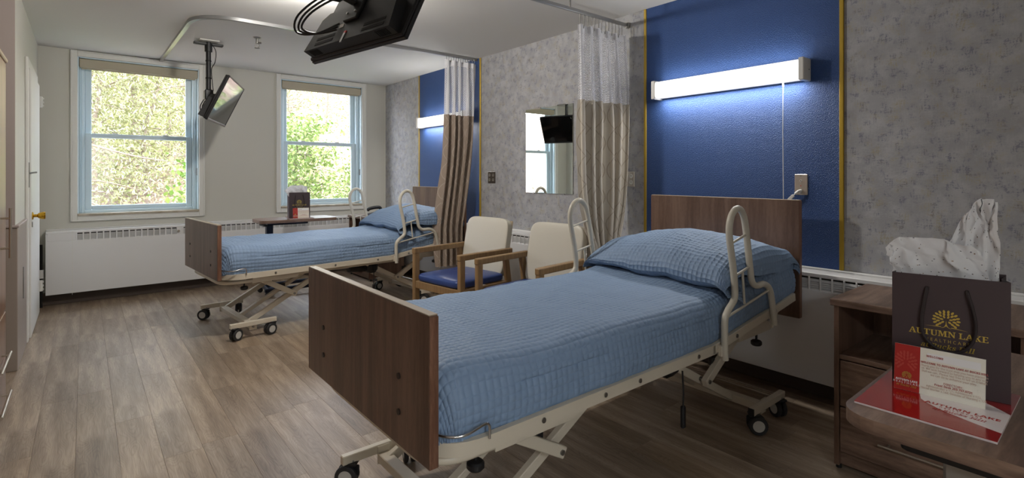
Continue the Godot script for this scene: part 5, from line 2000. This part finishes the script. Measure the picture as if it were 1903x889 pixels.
func broad_tree(called: String, label: String, cat: String, at: Vector3, height: float, spread: float, n_branch: int, n_leaf: int, lean: float, leaf: Mesh, size: Vector2, ca: Color, cb: Color, trunk_r: float, low := 0.25, droop := 0.2) -> void:
	var o := thing(called, label, cat, at, 0, "plants outside")
	var st := S()
	var top := Vector3(lean * height, height, rng.randf_range(-0.1, 0.1) * height)
	var tr := smooth([Vector3(0, -0.3, 0), top * 0.33 + Vector3(rng.randfn() * 0.04, 0, 0) * height, top * 0.66 + Vector3(rng.randfn() * 0.04, 0, 0) * height, top], 5)
	tube(st, tr, trunk_r, 8, true, trunk_r * 0.25)
	part(o, "trunk", st, M["bark"])
	st = S()
	var spots := []
	for k in n_branch:
		var t := lerpf(low, 1.0, (k + rng.randf()) / n_branch)
		var b := tr[int(t * (tr.size() - 1))]
		var ang := rng.randf() * TAU
		var len_ := spread * rng.randf_range(0.55, 1.0) * (1.0 - 0.35 * t)
		var dir := Vector3(cos(ang), rng.randf_range(0.0, 0.6) - droop * 0.6, sin(ang)).normalized()
		var e := b + dir * len_ + Vector3(0, -droop * len_ * 0.3, 0)
		var mid := b.lerp(e, 0.5) + Vector3(rng.randfn(), rng.randfn(), rng.randfn()) * len_ * 0.08
		var cv := smooth([b, mid, e], 4)
		tube(st, cv, trunk_r * 0.28, 5, false, trunk_r * 0.06)
		for q in n_leaf / n_branch:
			var u := pow(rng.randf(), 0.6)
			var p := cv[int(u * (cv.size() - 1))]
			var sp := len_ * 0.28
			spots.append(p + Vector3(rng.randfn() * sp, rng.randfn() * sp * 0.7 - droop * rng.randf() * sp, rng.randfn() * sp))
	part(o, "branches", st, M["bark"])
	foliage(o, spots, leaf, size, ca, cb, droop)

func build_outside() -> void:
	# sloping ground
	var gr := struct_node("ground", "tan leaf-littered woodland slope outside the windows", "ground")
	var P := PackedVector3Array()
	var nu := 60
	var nv := 60
	for i in nu:
		for j in nv:
			var x := lerpf(-30, 45, i / 59.0)
			var z := lerpf(ZB - 0.6, -75, j / 59.0)
			P.append(Vector3(x, ground_y(x, z), z))
	part_mesh(gr, "ground_surface", grid_mesh(P, nu, nv, PackedVector2Array(), true), M["litter"])
	var big := leaf_mesh(0.32, 1.0)
	var thin := leaf_mesh(0.10, 1.0)
	var lime_a := Color(0.15, 0.30, 0.04)
	var lime_b := Color(0.34, 0.46, 0.10)
	var pale_a := Color(0.26, 0.29, 0.10)
	var pale_b := Color(0.46, 0.45, 0.21)
	var pine_a := Color(0.21, 0.23, 0.12)
	var pine_b := Color(0.50, 0.48, 0.32)
	broad_tree("leafy_bush", "bright green leafy bush at the lower right of the window beside the door", "bush", Vector3(1.45, -0.9, -9.2), 2.35, 0.75, 26, 2200, 0.0, big, Vector2(0.06, 0.12), lime_a, lime_b, 0.03)
	broad_tree("leafy_bush", "large green bush filling the lower half of the window beside the papered wall", "bush", Vector3(3.15, -0.9, -9.6), 3.1, 1.15, 46, 7600, -0.07, big, Vector2(0.045, 0.1), Color(0.14, 0.24, 0.04), Color(0.34, 0.40, 0.12), 0.035)
	broad_tree("leafy_bush", "second green bush at the far side behind the window bush", "bush", Vector3(4.6, -0.9, -10.6), 2.4, 1.0, 30, 3000, 0.0, big, Vector2(0.05, 0.11), Color(0.16, 0.24, 0.05), Color(0.36, 0.40, 0.14), 0.03)
	var pines := [[-0.7, -12.5, 11.0, 3.2], [3.0, -15.0, 12.0, 3.4], [-1.6, -17.5, 12.0, 3.0], [1.3, -22.0, 14.0, 3.6]]
	var pl := ["pale conifer with drooping boughs nearest the window beside the door", "pale conifer standing right of the nearest conifer", "pale conifer standing left of the nearest conifer", "tall pale conifer on the slope behind the other conifers"]
	for k in pines.size():
		var p: Array = pines[k]
		broad_tree("conifer", pl[k], "tree", Vector3(p[0], ground_y(p[0], p[1]), p[1]), p[2], p[3], 80, 26000, 0.0, thin, Vector2(0.07, 0.15), pine_a, pine_b, 0.11, 0.12, 0.8)
	var young := [[0.3, -17.0], [0.9, -19.0], [1.5, -18.0], [2.1, -21.0], [0.0, -23.0], [2.9, -24.0], [7.2, -24.0], [9.6, -27.0], [6.0, -20.0]]
	var yl := ["thin young tree with yellow-green leaves, foremost below the conifers", "thin young tree with yellow-green leaves on the mid slope", "thin young tree with yellow-green leaves beside the bush", "thin young tree with sparse pale leaves on the upper slope", "thin young tree with sparse pale leaves farthest toward the door side", "thin young tree with sparse pale leaves farthest toward the second window", "bare twiggy sapling on the pinkish slope", "bare twiggy tree high on the pinkish slope", "twiggy sapling behind the large window bush"]
	for k in young.size():
		var x: float = young[k][0]
		var z: float = young[k][1]
		var n := 4200 if k < 6 else 900
		broad_tree("young_tree", yl[k], "tree", Vector3(x, ground_y(x, z), z), rng.randf_range(4.0, 6.5), 1.6, 34, n, rng.randf_range(-0.06, 0.06), big, Vector2(0.06, 0.12), pale_a, pale_b, 0.08, 0.1, 0.1)
	# low scrub that nobody could count
	var sc := thing("scrub", "low yellow-green scrub covering the wooded slope", "scrub")
	sc.set_meta("kind", "stuff")
	var spots := []
	for k in 26000:
		var z := -rng.randf_range(12.0, 40.0)
		var x := rng.randf_range(-0.15, 0.5) * -z
		var cl := 0.5 + 0.5 * sin(x * 1.7 + 1.3 * z) * sin(z * 0.9 - x)
		if rng.randf() > cl: continue
		spots.append(Vector3(x, ground_y(x, z) + absf(rng.randfn()) * 0.45, z))
	foliage(sc, spots, big, Vector2(0.08, 0.2), pale_a, pale_b, 0.0)
